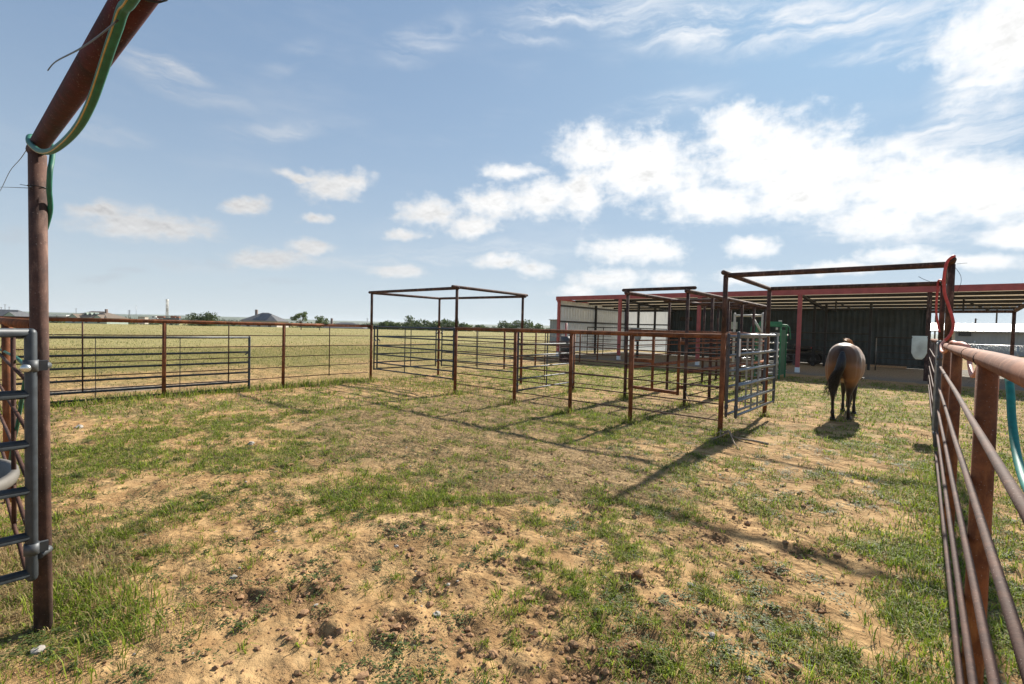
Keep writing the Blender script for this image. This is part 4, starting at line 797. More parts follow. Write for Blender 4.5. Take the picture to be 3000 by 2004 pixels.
# ------------------------------------------------------------------ horse, seen from behind, grazing
HX, HY, HA = -1.13, 10.98, R(1.0)          # heading close to +Y
def hw(p): x, y, z = p; return (HX+x*math.cos(HA)+y*math.sin(HA), HY-x*math.sin(HA)+y*math.cos(HA), z)
def loft(mb, rings, n=24):
    """rings: (x, y, z, half width, half height) cross sections normal to y"""
    vs = []
    for (x, y, z, w, h) in rings:
        for j in range(n):
            a = 2*math.pi*j/n; c_, s_ = math.cos(a), math.sin(a); e = .86
            vs.append((x+w*math.copysign(abs(c_)**e, c_), y, z+h*math.copysign(abs(s_)**e, s_)))
    k = len(rings); fs = [(i*n+j, (i+1)*n+j, (i+1)*n+(j+1) % n, i*n+(j+1) % n) for i in range(k-1) for j in range(n)]
    fs += [tuple(range(n)), tuple(range((k-1)*n, k*n))[::-1]]
    mb.add(vs, fs, True)
def capsule(mb, pts, n=14): mb.tube([p[:3] for p in pts], [p[3] for p in pts], n, 'round')
hm = MB()
loft(hm, [(0,-.335,1.17,.07,.12),(0,-.29,1.165,.19,.21),(0,-.20,1.15,.285,.285),(0,-.05,1.135,.335,.335),(0,.12,1.125,.345,.345),(0,.32,1.07,.335,.36),(0,.55,1.03,.355,.37),(0,.78,1.02,.35,.375),(0,.98,1.04,.30,.375),(.01,1.14,1.08,.24,.33),(.02,1.26,1.10,.16,.24),(.02,1.33,1.1,.06,.12)])
for s_, fx, fy in ((-1, -.145, -.17), (1, .14, .06)):
    x = .17*s_
    capsule(hm, [(x*1.02, .02, 1.14, .19), (x*1.10, -.04, .98, .195), (x*1.08, -.06, .84, .172), (x*.98, -.08+fy*.2, .70, .128), (fx*1.05, fy-.10, .555, .074)])
    capsule(hm, [(x*.9, -.13, 1.02, .17), (x*.95, -.14, .88, .15)])
    capsule(hm, [(fx*1.05, fy-.105, .565, .070), (fx, fy-.115, .50, .060), (fx, fy-.085, .40, .040), (fx, fy-.065, .22, .036), (fx, fy-.06, .155, .048), (fx, fy-.03, .10, .040)])
    capsule(hm, [(fx, fy-.02, .10, .042), (fx, fy+.01, .055, .052)])
for s_, fx, fy in ((-1, -.165, 1.20), (1, .12, .92)):
    x = .16*s_
    capsule(hm, [(x, 1.02, 1.02, .16), (x*1.02, 1.03, .85, .115), (fx, fy*.55+.46, .70, .078), (fx, fy, .47, .056), (fx, fy, .44, .056), (fx, fy+.01, .34, .038), (fx, fy+.01, .20, .035), (fx, fy+.005, .145, .047), (fx, fy+.03, .09, .040)])
    capsule(hm, [(fx, fy+.035, .09, .042), (fx, fy+.06, .05, .052)])
capsule(hm, [(.0, 1.10, 1.15, .23), (-.01, 1.32, 1.00, .19), (-.02, 1.48, .82, .15), (-.02, 1.56, .68, .125)])
capsule(hm, [(-.02, 1.56, .64, .125), (-.03, 1.535, .52, .118), (-.05, 1.49, .36, .088), (-.07, 1.45, .20, .066), (-.075, 1.43, .12, .062)])
capsule(hm, [(-.01, 1.50, .56, .07), (-.05, 1.46, .44, .06)])
hm.v = [hw((p[0]*.77, p[1], p[2])) for p in hm.v]
tmp = obj('horse_source', hm, M['black'])
rm = tmp.modifiers.new('r', 'REMESH'); rm.mode = 'VOXEL'; rm.voxel_size = .016; rm.use_smooth_shade = True
sm_ = tmp.modifiers.new('s', 'SMOOTH'); sm_.factor = .5; sm_.iterations = 7
dg = bpy.context.evaluated_depsgraph_get(); hme = bpy.data.meshes.new_from_object(tmp.evaluated_get(dg)); bpy.data.objects.remove(tmp)
nv = len(hme.vertices); V = np.empty(nv*3, np.float32); hme.vertices.foreach_get('co', V); V = V.reshape(-1, 3)
lx = (V[:, 0]-HX)*math.cos(HA)-(V[:, 1]-HY)*math.sin(HA); ly = (V[:, 0]-HX)*math.sin(HA)+(V[:, 1]-HY)*math.cos(HA); lz = V[:, 2]
nz_ = fbm(lx*9+ly*7, lz*9+ly*3, 4, 5)
tan = np.array([.23, .102, .036]); dun = np.array([.22, .105, .042]); dk = np.array([.018, .014, .013]); grey = np.array([.24, .20, .18])
leg = 1-sstep(lz+(nz_-.5)*.12, .58, .80)
head = sstep(ly, 1.30, 1.45)*(1-sstep(lz, .95, 1.1)); leg = np.maximum(leg, head*.8)
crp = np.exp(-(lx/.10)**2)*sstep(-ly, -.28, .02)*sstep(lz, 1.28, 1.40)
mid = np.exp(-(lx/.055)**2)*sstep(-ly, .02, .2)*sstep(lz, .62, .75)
C = tan+(dun-tan)*sstep(lz+(nz_-.5)*.2, .95, 1.45)[:, None]*.7
top = sstep(lz, 1.02, 1.16)*(1-sstep(lz+(nz_-.5)*.05, 1.33, 1.40))*sstep(-ly, -.35, .05); C = C+(np.array([.045, .032, .028])-C)*(top*.7)[:, None]  # shade on the upper rump painted into the coat colour
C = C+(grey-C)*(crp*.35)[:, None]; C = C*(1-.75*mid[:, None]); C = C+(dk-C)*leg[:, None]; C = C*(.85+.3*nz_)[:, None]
ca = hme.color_attributes.new('Col', 'FLOAT_COLOR', 'POINT'); ca.data.foreach_set('color', np.concatenate([C, np.ones((nv, 1))], 1).astype(np.float32).ravel())
m_, t, b = new_mat('horse_coat'); at = t.new('ShaderNodeAttribute', attribute_name='Col'); t.l.new(at.outputs[0], b.inputs['Base Color'])
b.inputs['Roughness'].default_value = .5; b.inputs['Specular IOR Level'].default_value = .35; b.inputs['Sheen Weight'].default_value = .15; b.inputs['Sheen Roughness'].default_value = .4
bump(t, b, t.noise(t.mapping(wpos(t), scale=(1, 1, .3)), 160, 3, .6), .002, .5); hme.materials.clear(); hme.materials.append(m_)
for p_ in hme.polygons: p_.use_smooth = True
hroot = thing('horse', 'bay horse with black legs and tail grazing, seen from behind', 'horse', (HX, HY, 0))
hb_ = bpy.data.objects.new('body', hme); COL.objects.link(hb_); hb_.parent = hroot; hb_.location = (-HX, -HY, 0)
M['hair'] = plain('black_hair', (.012, .011, .012), .45, 0, .4, 60); M['orange_hair'] = plain('sandy_hair', (.42, .19, .06), .5, 0, .3, 60); M['hoof'] = plain('hoof_horn', (.03, .026, .023), .5, 0, .2, 30)
tb = MB(); hr = random.Random(5)
capsule(tb, [(.015, -.33, 1.28, .040), (.02, -.40, 1.18, .066), (.01, -.42, 1.06, .076), (-.03, -.40, .92, .074), (-.075, -.37, .78, .060), (-.11, -.34, .64, .037), (-.13, -.33, .54, .012)], 12)
for k in range(150):
    a = hr.uniform(0, 6.28); r0 = .068*math.sqrt(hr.random()); ox, oy = r0*math.cos(a), r0*math.sin(a); L = hr.uniform(.45, 1.0)
    base_ = [(.015, -.35, 1.28), (.015, -.415, 1.14), (.0, -.43, 1.0), (-.06, -.405, .86), (-.10, -.375, .72), (-.13, -.35, .58), (-.15, -.34, .47)]
    kk = max(3, int(len(base_)*L)); st = hr.randint(0, len(base_)-kk); pts = []
    for i in range(st, st+kk):
        q = base_[i]; g_ = .5+.22*i; pts.append((q[0]+ox*g_+hr.gauss(0, .006), q[1]+oy*g_-.01+hr.gauss(0, .004), q[2]+hr.gauss(0, .006)))
    tb.tube(smooth_path(pts, 3), [.0045*(1-.75*i/(len(smooth_path(pts, 3))-1)) for i in range(len(smooth_path(pts, 3)))], 4)
tb.tube(smooth_path([(-.14, -.35, .62), (-.2, -.36, .55), (-.29, -.36, .51), (-.33, -.36, .50)], 4), .004, 4)
tb.v = [hw(p) for p in tb.v]; obj('tail', tb, M['hair'], hroot)
mn = MB()
for k in range(60):
    y0 = hr.uniform(.95, 1.25); x0 = .0+hr.gauss(0, .012); h_ = hr.uniform(.05, .11)
    mn.tube([(x0, y0, 1.40), (x0-.02-hr.random()*.04, y0-.02, 1.43+h_*.8), (x0-.05-hr.random()*.09, y0-.03, 1.45+h_)], [.008, .006, .002], 4)
mn.v = [hw(p) for p in mn.v]; obj('mane', mn, M['orange_hair'], hroot)
for nm, pts in (('ear', [(.05, 1.58, .68, .035), (.12, 1.59, .70, .026), (.18, 1.60, .72, .006)]), ('ear', [(-.08, 1.60, .70, .03), (-.14, 1.61, .72, .024), (-.19, 1.61, .74, .006)])):
    e_ = MB(); capsule(e_, pts, 8); e_.v = [hw(p) for p in e_.v]; obj(nm, e_, M['hair'], hroot)
for fx, fy in ((-.145, -.17+.02), (.14, .06+.02), (-.165, 1.26), (.12, .98)):
    e_ = MB().lathe([(.0, .066), (.040, .065), (.054, .008), (.0, .0)], (fx*.8, fy, 0), 14, 1, 1.15); e_.v = [hw(p) for p in e_.v]; obj('hoof', e_, M['hoof'], hroot)
for sx in (-1, 1):
    e_ = MB().ball((-.03+sx*.082, 1.50, .50), (.018, .02, .022), 8, 6); e_.v = [hw(p) for p in e_.v]; obj('eye', e_, M['hair'], hroot)

# ------------------------------------------------------------------ sticks and stones on the ground
def gh_(x, y): return float(height(np.array([x]), np.array([y]))[0])
def stick(label, pts, r0, forks=(), mat='wood'):
    t = thing('stick', label, 'stick', (pts[0][0], pts[0][1], 0), 'dead branches by the gate post'); P = [(x, y, gh_(x, y)+z) for x, y, z in pts]; sp = smooth_path(P, 4)
    obj('branch', MB().tube(sp, [r0*(1-.65*i/(len(sp)-1)) for i in range(len(sp))], 8), M[mat], t)
    for f in forks: q = smooth_path([(x, y, gh_(x, y)+z) for x, y, z in f], 4); obj('twig', MB().tube(q, [r0*.55*(1-.7*i/(len(q)-1)) for i in range(len(q))], 6), M[mat], t)
stick('long pale stick lying on bare soil near the square frame post', [(-1.62, 7.55, .03), (-1.8, 7.58, .04), (-2.0, 7.62, .03), (-2.15, 7.70, .03)], .022)
stick('bent dead branch arching beside the foot of the square frame post', [(-2.28, 7.62, .02), (-2.2, 7.58, .10), (-2.12, 7.45, .12), (-1.98, 7.2, .05), (-1.86, 7.02, .01)], .018, [[(-2.2, 7.58, .10), (-2.26, 7.45, .11), (-2.33, 7.35, .05)], [(-2.12, 7.45, .12), (-2.05, 7.45, .07), (-1.9, 7.45, .02)], [(-2.15, 7.5, .11), (-2.22, 7.35, .06), (-2.3, 7.2, .01)]])
stick('thin grey root curling from the foot of the square frame post', [(-2.30, 7.62, .10), (-2.27, 7.5, .03), (-2.3, 7.35, .02), (-2.42, 7.22, .02)], .014)
stick('pale twig leaning in the grass inside the alley by the chute', [(-3.75, 10.0, .35), (-3.6, 9.85, .2), (-3.45, 9.75, .03)], .011)
def stone(label, x, y, r_, sq=.6, mat='stone'):
    q = []; sd_ = random.random()*50
    for v in iv:
        k_ = 1+.8*(float(vnoise(np.array([v[0]*1.4+sd_]), np.array([v[1]*1.4+v[2]*1.9]), 4)[0])-.5); q.append((x+v[0]*r_*1.25*k_, y+v[1]*r_*k_, gh_(x, y)+r_*.25+v[2]*r_*sq*k_))
    o = obj('stone', MB().add(q, [tuple(f) for f in fi]), M[mat]); tag(o, label, 'stone', 'larger stones on the paddock')
stone('flat pale stone in the grass right at the foot of the tall gatepost', -3.12, .24, .026, .45)
stone('white stone on bare soil at the bottom centre of the paddock', -1.98, 1.72, .02)
stone('grey stone in green grass near the right fence', -.40, 2.58, .024, .7, 'clod')
stone('small pale stone on the sand far from the hoof pits, near the fence shadow', -1.05, 3.02, .022)
stone('pale stone on the bare oval patch by the long left fence', -9.2, 1.15, .05)
stone('white stone on the small bare patch in the green band', -6.6, 2.5, .04)

# ------------------------------------------------------------------ trees, bushes
def leafcloud(centres, n, s_, cols, squash=.8):
    """quads spread through overlapping clumps"""
    cen = np.array([c_[:3] for c_ in centres]); rad = np.array([c_[3] for c_ in centres]); pr_ = rad**2; pr_ = pr_/pr_.sum()
    k = rng.choice(len(cen), n, p=pr_); d = rng.normal(0, 1, (n, 3)); d /= np.linalg.norm(d, axis=1)[:, None]; rr = rad[k]*rng.random(n)**.42
    p_ = cen[k]+d*rr[:, None]*np.array([1, 1, squash]); u = rng.normal(0, 1, (n, 3)); u /= np.linalg.norm(u, axis=1)[:, None]
    w = np.cross(u, rng.normal(0, 1, (n, 3))); w /= np.linalg.norm(w, axis=1)[:, None]; ss = (s_*rng.uniform(.6, 1.4, n))[:, None]
    Vv = np.stack([p_-u*ss, p_+w*ss*.6, p_+u*ss, p_-w*ss*.6], 1); tone = rng.random(len(cen))[k]
    c_ = np.array(cols[0])[None]*(1-tone[:, None])+np.array(cols[1])[None]*tone[:, None]; c_ = c_*rng.uniform(.75, 1.25, (n, 1))
    Cc = np.ones((n, 4, 4), np.float32); Cc[:, :, :3] = c_[:, None]
    return Vv.reshape(-1, 3), Cc.reshape(-1, 4)
def tree(name, label, cat, x, y, h, w, n, leaf, cols, group=None, trunk=True, sparse=.5, nclump=9, low=.35, z0=None, seed=0):
    r_ = random.Random(seed); z = gh_(x, y) if z0 is None else z0; root = thing(name, label, cat, (x, y, z), group); cs = []
    tw = max(.03, h*.022); tips = []
    tm = MB(); top = Vector((r_.uniform(-.1, .1)*w, r_.uniform(-.1, .1)*w, h*low*1.2)); tm.tube([(0, 0, -.2), top*.5, top], [tw*1.3, tw, tw*.8], 7)
    for i in range(nclump):
        a = r_.uniform(0, 6.283); q = r_.uniform(.15, 1)**.6*w*.40; zz = h*(low+(1-low)*r_.uniform(.12, .86)); q *= (1.15-.6*max(0, zz/h-.55))
        c_ = Vector((math.cos(a)*q, math.sin(a)*q, zz)); cs.append((c_.x, c_.y, c_.z, w*r_.uniform(.13, .26)*(1.4-sparse*.7)))
        tm.tube([top*.8, top.lerp(c_, .5)+Vector((0, 0, -.05*h)), c_], [tw*.6, tw*.4, tw*.15], 5)
    Vv, Cc = leafcloud(cs, n, leaf, cols)
    o = npmesh('crown', Vv, np.arange(len(Vv)), np.full(len(Vv)//4, 4), M['leaf'], Cc); o.parent = root
    if trunk: ob = bpy.data.objects.new('trunk', None); bpy.data.objects.remove(ob); tm.v = [(v[0]+x, v[1]+y, v[2]+z) for v in tm.v]; obj('trunk', tm, M['trunk'], root)
    return root
DG, MG, YG = (.045, .072, .022), (.09, .125, .036), (.13, .17, .045)
tree('young_tree', 'slim airy tree with pale green leaves beyond the left fence', 'tree', -103.7, 49.4, 4.1, 3.9, 1300, .13, (MG, YG), sparse=1.0, nclump=12, low=.32, seed=3)
tree('young_tree', 'small round green tree beside the slim airy one in the field', 'tree', -99.7, 51.5, 3.1, 3.2, 1300, .12, (MG, (.10, .14, .035)), sparse=.7, nclump=11, low=.35, seed=8)
tree('bush', 'dense dark green rounded bush on the field edge by the drilling rig', 'bush', -148.6, 43.7, 3.1, 6.2, 2600, .20, (DG, (.06, .085, .022)), sparse=.2, nclump=22, low=.05, seed=5)
HEAD = Vector((-math.sin(YAW), math.cos(YAW), 0)); SIDE = Vector((math.cos(YAW), math.sin(YAW), 0))
def at(px, depth): return HEAD*depth+SIDE*((px-1500)/1400*depth)     # plan position at a bearing and distance
row = [(1098,175,2.4,4.5),(1118,170,2.8,5),(1140,182,3.4,6),(1160,172,2.9,5),(1180,178,3.2,6),(1204,182,6.0,7.5),(1226,176,3.6,6),(1252,186,4.4,6),(1270,174,3.2,5),(1290,188,4.9,6),(1306,180,4.3,6),(1322,190,4.6,6),(1344,185,3.6,6),(1368,192,3.1,6),(1402,210,4.0,5),(1425,200,2.4,5),(1452,205,2.6,5),(1482,196,4.8,6.5),(1500,198,4.0,6),(1520,190,5.4,6),(1540,188,5.0,6.5),(1560,186,4.4,6),(1580,200,2.6,5),(1605,210,2.6,6)]
for i, (px, d, h_, w_) in enumerate(row):
    p_ = at(px, d); tall = h_ > 5.2
    tree('hedge_tree', {1204: 'tallest rounded tree in the row along the far edge of the golden field', 1402: 'lone rounded tree behind the right post of the corner pen frame', 1520: 'tall leafy tree at the right end of the far row, by the barn'}.get(px, 'dark green bushy tree in the low row along the far edge of the field'), 'tree', p_.x, p_.y, h_, w_, 620, .34, (DG, MG), 'trees along the far edge of the field', sparse=.3, nclump=12, low=.08, z0=gh_(p_.x, p_.y)-.2, seed=20+i)
for i, (px, d, h_, w_) in enumerate([(180,300,4.5,9),(168,330,3.5,10),(200,420,6,14),(220,430,6,15),(245,420,5,16),(360,380,4,14),(400,400,4.2,15),(430,390,3.6,13),(560,340,2.8,10),(838,230,3.6,8),(862,225,3.2,7),(820,240,3.0,8),(700,330,3,12)]):
    p_ = at(px, d); tree('distant_tree', 'hazy distant tree behind the houses beyond the field', 'tree', p_.x, p_.y, h_, w_, 420, .6, (DG, MG), 'distant trees behind the houses', sparse=.2, nclump=12, low=.05, z0=-4.4+4.4*(d < 150), seed=70+i)
# woods that read as one mass
cs = []
for _ in range(1500):
    a = random.uniform(-95, -20); d = random.choice((480, 620, 800, 1050, 1400))*random.uniform(.9, 1.12)
    if fbm(np.array([a*.35]), np.array([d*.004]), 3, 4)[0] < .46: continue
    s_ = random.uniform(3.5, 6.5)*(d/700)**.5; cs.append((d*math.sin(R(a)), d*math.cos(R(a)), -4.9+s_*.42, s_))
Vv, Cc = leafcloud(cs, 34000, 1.5, (DG, (.06, .085, .03)), .75); tag(npmesh('woodland', Vv, np.arange(len(Vv)), np.full(len(Vv)//4, 4), M['leaf'], Cc), 'far dark green woods below the horizon hills', 'woods', kind='stuff')
# far hills
hv, hf = [], []; na = 260
for i in range(na):
    a = R(-110+150*i/(na-1)); hgt = 14+16*float(fbm(np.array([i*.045]), np.array([.3]), 4, 12)[0])+3*float(fbm(np.array([i*.5]), np.array([2.]), 2, 13)[0])
    for d, z in ((2300, -8), (2700, hgt*.55-3), (3100, hgt*.8), (3700, hgt)): hv.append((d*math.sin(a), d*math.cos(a), z))
for i in range(na-1):
    for j in range(3): hf.append((i*4+j, (i+1)*4+j, (i+1)*4+j+1, i*4+j+1))
mh, t, b = new_mat('wooded_hills'); n1 = t.noise(t.mapping(wpos(t), scale=(1, 1, 3)), .02, 6, .7); t.l.new(t.mix(t.step(n1, .4, .6), (.03, .05, .025), (.12, .14, .07)), b.inputs['Base Color']); b.inputs['Roughness'].default_value = .95
tag(obj('hills', MB().add(hv, hf, True), mh), kind='structure')

# ------------------------------------------------------------------ houses and far structures
def house(label, px, depth, z0, w, dp, ewall, hroof, mroof, mwall, rot=0.0, ridge=.4, chim=None, dormers=0, gables=(), solar=None, hip=True):
    p_ = at(px, depth); root = thing('house', label, 'house', (p_.x, p_.y, z0), 'houses beyond the field'); ang = YAW+rot
    cx_, sx_ = math.cos(ang), math.sin(ang)
    def L(x, y, z): return (p_.x+x*cx_-y*sx_, p_.y+x*sx_+y*cx_, z0+z)
    wl = MB(); wl.v = [L(x, y, z) for z in (-.5, ewall) for x, y in ((-w/2, -dp/2), (w/2, -dp/2), (w/2, dp/2), (-w/2, dp/2))]; wl.f = [[0, 3, 2, 1], [4, 5, 6, 7], [0, 1, 5, 4], [1, 2, 6, 5], [2, 3, 7, 6], [3, 0, 4, 7]]; wl.sm = [False]*6; wl.mi = [0]*6
    obj('wall', wl, M[mwall], root)
    o = .5; r_ = MB(); rl = w*ridge/2
    r_.add([L(-w/2-o, -dp/2-o, ewall-.05), L(w/2+o, -dp/2-o, ewall-.05), L(w/2+o, dp/2+o, ewall-.05), L(-w/2-o, dp/2+o, ewall-.05), L(-rl, 0, ewall+hroof), L(rl, 0, ewall+hroof)], [(0, 1, 5, 4), (2, 3, 4, 5), (1, 2, 5), (3, 0, 4), (3, 2, 1, 0)])
    ro = obj('roof', r_, M[mroof], root)
    if chim: c_ = MB(); q = L(chim[0], chim[1], 0); c_.box((q[0], q[1], z0+ewall+hroof*.55), (.8, .8, hroof*1.1+chim[2]), ang); obj('chimney', c_, M['brick'], ro)
    for k in range(dormers):
        dx = -dormers*1.05+1.05+k*2.1; d_ = MB(); y0_, z_ = -dp*.30, ewall+hroof*.42
        d_.add([L(dx-.75, y0_-.4, z_-.5), L(dx+.75, y0_-.4, z_-.5), L(dx+.75, y0_-.4, z_+.5), L(dx, y0_-.4, z_+1.0), L(dx-.75, y0_-.4, z_+.5), L(dx-.75, y0_+2, z_-.5), L(dx+.75, y0_+2, z_-.5), L(dx+.75, y0_+2, z_+.5), L(dx, y0_+2, z_+1.0), L(dx-.75, y0_+2, z_+.5)], [(0, 1, 2, 3, 4), (1, 6, 7, 2), (0, 4, 9, 5), (2, 7, 8, 3), (4, 3, 8, 9)])
        do = obj('dormer', d_, M[mwall], root); g_ = MB().quad(L(dx-.5, y0_-.43, z_-.35), L(dx+.5, y0_-.43, z_-.35), L(dx+.5, y0_-.43, z_+.45), L(dx-.5, y0_-.43, z_+.45)); obj('window', g_, M['glass'], do)
    for gx_, gw_, gh2 in gables:
        g_ = MB(); g_.add([L(gx_-gw_/2, -dp/2-1.6, ewall-.4), L(gx_+gw_/2, -dp/2-1.6, ewall-.4), L(gx_, -dp/2-1.6, ewall+gh2)], [(0, 1, 2)]); obj('gable', g_, M[mwall], root)
        g_ = MB(); g_.add([L(gx_-gw_/2-.4, -dp/2-1.8, ewall-.5), L(gx_, -dp/2-1.8, ewall+gh2+.12), L(gx_, 1, ewall+gh2+.12), L(gx_-gw_/2-.4, 1, ewall-.5), L(gx_+gw_/2+.4, -dp/2-1.8, ewall-.5), L(gx_+gw_/2+.4, 1, ewall-.5)], [(0, 1, 2, 3), (1, 4, 5, 2)]); obj('gable_roof', g_, M[mroof], root)
    for k in range(3):
        g_ = MB().quad(L(-w*.3+k*w*.3-.6, -dp/2-.03, 1.0), L(-w*.3+k*w*.3+.6, -dp/2-.03, 1.0), L(-w*.3+k*w*.3+.6, -dp/2-.03, 2.3), L(-w*.3+k*w*.3-.6, -dp/2-.03, 2.3)); obj('window', g_, M['glass'], root)
    if solar:
        sm2 = MB(); x0, x1, t0, t1 = solar; n_ = 5
        for k in range(n_):
            for j in range(4):
                u0 = x0+(x1-x0)*(j/4)+(.10*(k)*(x1-x0) if j == 0 else 0); u1 = x0+(x1-x0)*((j+1)/4)-.06; a0, a1 = t0+(t1-t0)*k/n_, t0+(t1-t0)*((k+1)/n_)-.02
                P = lambda u, t_: L(u, (-dp/2-o)*(1-t_), ewall-.05+(hroof+.05)*t_+.12); sm2.quad(P(u0, a0), P(u1, a0), P(u1, a1), P(u0, a1))
        obj('solar_panel', sm2, M['solar'], root)
house('dark roofed house with sage green gables at the left picture edge', 22, 230, -2.4, 20, 12, 3.0, 3.6, 'slate', 'greenwall', .1, .45, gables=((-2.5, 7, 2.2), (7.2, 7.5, 2.4)))
house('brown roofed house with three dormers and a tall chimney', 285, 215, -1.9, 19, 11, 3.3, 2.9, 'brownroof', 'greenwall', -.05, .30, (4.6, -.5, 1.5), 3, gables=((-4.5, 5, 1.4), (6.6, 4.6, 1.2)))
house('grey hip roofed house with solar panels and a slim chimney', 777, 190, -1.4, 13.5, 11, 3.2, 3.3, 'slate', 'tanwall', .05, .18, (-4.0, 1, 1.6), solar=(-2.4, 3.0, .12, .86))
house('low grey roofed house half hidden below the field edge, short chimney', 1015, 200, -3.2, 16, 11, 3.0, 2.3, 'slate', 'tanwall', .1, .3, (-6.5, 1.5, 2.6))
p_ = at(1318, 185); w_ = thing('outbuilding', 'low dark outbuilding among the hedge trees behind the corner pen', 'shed', (p_.x, p_.y, 0)); obj('wall', MB().box((p_.x, p_.y, .5), (6, 4, 2.2), YAW), M['greywall'], w_); obj('roof', MB().beam((p_.x-3.2*SIDE.x, p_.y-3.2*SIDE.y, 1.75), (p_.x+3.2*SIDE.x, p_.y+3.2*SIDE.y, 1.75), 4.6, .35), M['slate'], w_)
for px, d, wd, lab in ((165, 420, 26, 'long pale roofed barn far behind the brown roofed house'), (92, 500, 28, 'long white far shed between the gatepost and the green gabled house')):
    p_ = at(px, d); f_ = thing('far_barn', lab, 'barn', (p_.x, p_.y, -4.4)); obj('wall', MB().box((p_.x, p_.y, -1.2), (wd, 10, 6), YAW), M['greywall'], f_); a_, b_ = p_-SIDE*wd*.52, p_+SIDE*wd*.52
    obj('roof', MB().beam((a_.x, a_.y, 2.3), (b_.x, b_.y, 2.3), 11, 1.2), M['whiteroof'], f_)
# drilling rig truck
p_ = at(487, 330); rg_ = thing('drilling_rig', 'white drilling rig truck with its mast raised on the field edge', 'drilling rig', (p_.x, p_.y, -2))
def W(x, y, z): return (p_.x+x*SIDE.x+y*HEAD.x, p_.y+x*SIDE.y+y*HEAD.y, z+1.4)
def wb_(mb, x, y, z, dx, dy, dz): q = W(x, y, z); return mb.box(q, (dx, dy, dz), YAW)
obj('chassis', wb_(wb_(MB(), 0, 0, 0, 19, 2.4, .6), 4, 0, .7, 11, 2.4, .8), M['steel_dk'], rg_)
cb = obj('cab', wb_(wb_(MB(), -8.2, 0, .9, 3.2, 2.5, 2.0), -10.2, 0, .3, 1.4, 2.4, 1.2), M['white'], rg_); obj('window', wb_(MB(), -8.4, -1.27, 1.35, 1.6, .05, .7), M['glass'], cb)
obj('engine_deck', wb_(wb_(wb_(MB(), -3.5, 0, 1.4, 4.5, 2.3, 1.5), 4.8, 0, 1.6, 2.5, 2.2, 1.8), 8.2, 0, 1.4, 2.0, 2.0, 1.5), M['rust_pale'], rg_)
obj('pipe_rack', wb_(wb_(MB(), 2.5, -.4, 1.9, 6, .8, .5), 7, .3, 2.5, 3.5, .6, .4), M['steel'], rg_)
for k in (-8, -3, 2, 4, 7): obj('wheel', MB().tube([W(k, -1.2, -.5), W(k, -.8, -.5)], .55, 12), M['rubber'], rg_)
ms = MB()
for sx in (-.55, .55):
    for sy in (-.45, .45): ms.tube([W(.4+sx, sy, 1), W(.4+sx*.9, sy*.9, 13.2)], .13, 6)
for k in range(14):
    z = 1.2+k*.85
    for sy in (-.45, .45): ms.tube([W(-.12, sy, z), W(.92, sy, z+.85)], .06, 5).tube([W(.92, sy, z), W(-.12, sy, z)], .05, 5)
obj('mast', ms, M['cream'], rg_); obj('crown_block', wb_(MB(), .4, 0, 13.4, 1.3, 1.1, .7), M['white'], rg_); obj('hoist', wb_(wb_(MB(), .4, 0, 6.5, .6, .5, 2.5), .4, 0, 9.5, .5, .4, 1.2), M['rust_dark'], rg_)
p_ = at(419, 300); q = thing('equipment_box', 'small tan equipment box left of the drilling rig', 'box', (p_.x, p_.y, -2)); obj('body', MB().box((p_.x, p_.y, .3), (4.2, 3, 4.5), YAW), M['tanwall'], q); obj('lid', MB().box((p_.x, p_.y, 2.6), (4.5, 3.3, .2), YAW), M['brownroof'], q)
# pylons and masts
def pylon(label, px, depth, zt_, z0=-4, w=6):
    p_ = at(px, depth); r_ = thing('pylon', label, 'pylon', (p_.x, p_.y, z0), 'far power pylons and masts'); mb = MB(); H_ = zt_-z0
    for sx in (-1, 1):
        for sy in (-1, 1): mb.tube([(p_.x+sx*w/2, p_.y+sy*w/2, z0), (p_.x+sx*w*.12, p_.y+sy*w*.12, z0+H_*.7), (p_.x+sx*w*.08, p_.y+sy*w*.08, zt_)], .32, 4)
    for k in range(8): 
        z = z0+H_*k/8; f = 1-.85*k/8; mb.tube([(p_.x-w/2*f, p_.y-w/2*f, z), (p_.x+w/2*f, p_.y+w/2*f, z+H_/8)], .2, 4)
    obj('lattice', mb, M['steel'], r_)
    for z in (.72, .84, .95): obj('crossarm', MB().tube([p_-SIDE*w*.8+Vector((0, 0, z0+H_*z)), p_+SIDE*w*.8+Vector((0, 0, z0+H_*z))], .25, 4), M['steel'], r_)
pylon('pale power pylon on the horizon behind the corner pen', 1340, 1300, 24); pylon('faint power pylon on the horizon left of the drilling rig', 378, 1200, 22); pylon('tiny faint pylon on the hills right of the long fence', 1075, 1800, 24)
p_ = at(398, 1000); m2 = thing('radio_mast', 'thin radio mast on the horizon left of the drilling rig', 'mast', (p_.x, p_.y, -4)); obj('pole', MB().tube([(p_.x, p_.y, -4), (p_.x, p_.y, 29)], .35, 5), M['steel'], m2)
for px, zt_ in ((14, 11), (26, 9), (3, 8.5), (222, 9)):
    p_ = at(px, 420); u_ = thing('utility_pole', 'thin far utility pole behind the houses on the left', 'utility pole', (p_.x, p_.y, -4), 'far utility poles on the left'); obj('pole', MB().tube([(p_.x, p_.y, -4.5), (p_.x, p_.y, zt_)], .16, 6), M['trunk'], u_); obj('crossarm', MB().tube([p_-SIDE*1.2+Vector((0, 0, zt_-.5)), p_+SIDE*1.2+Vector((0, 0, zt_-.5))], .09, 5), M['trunk'], u_)
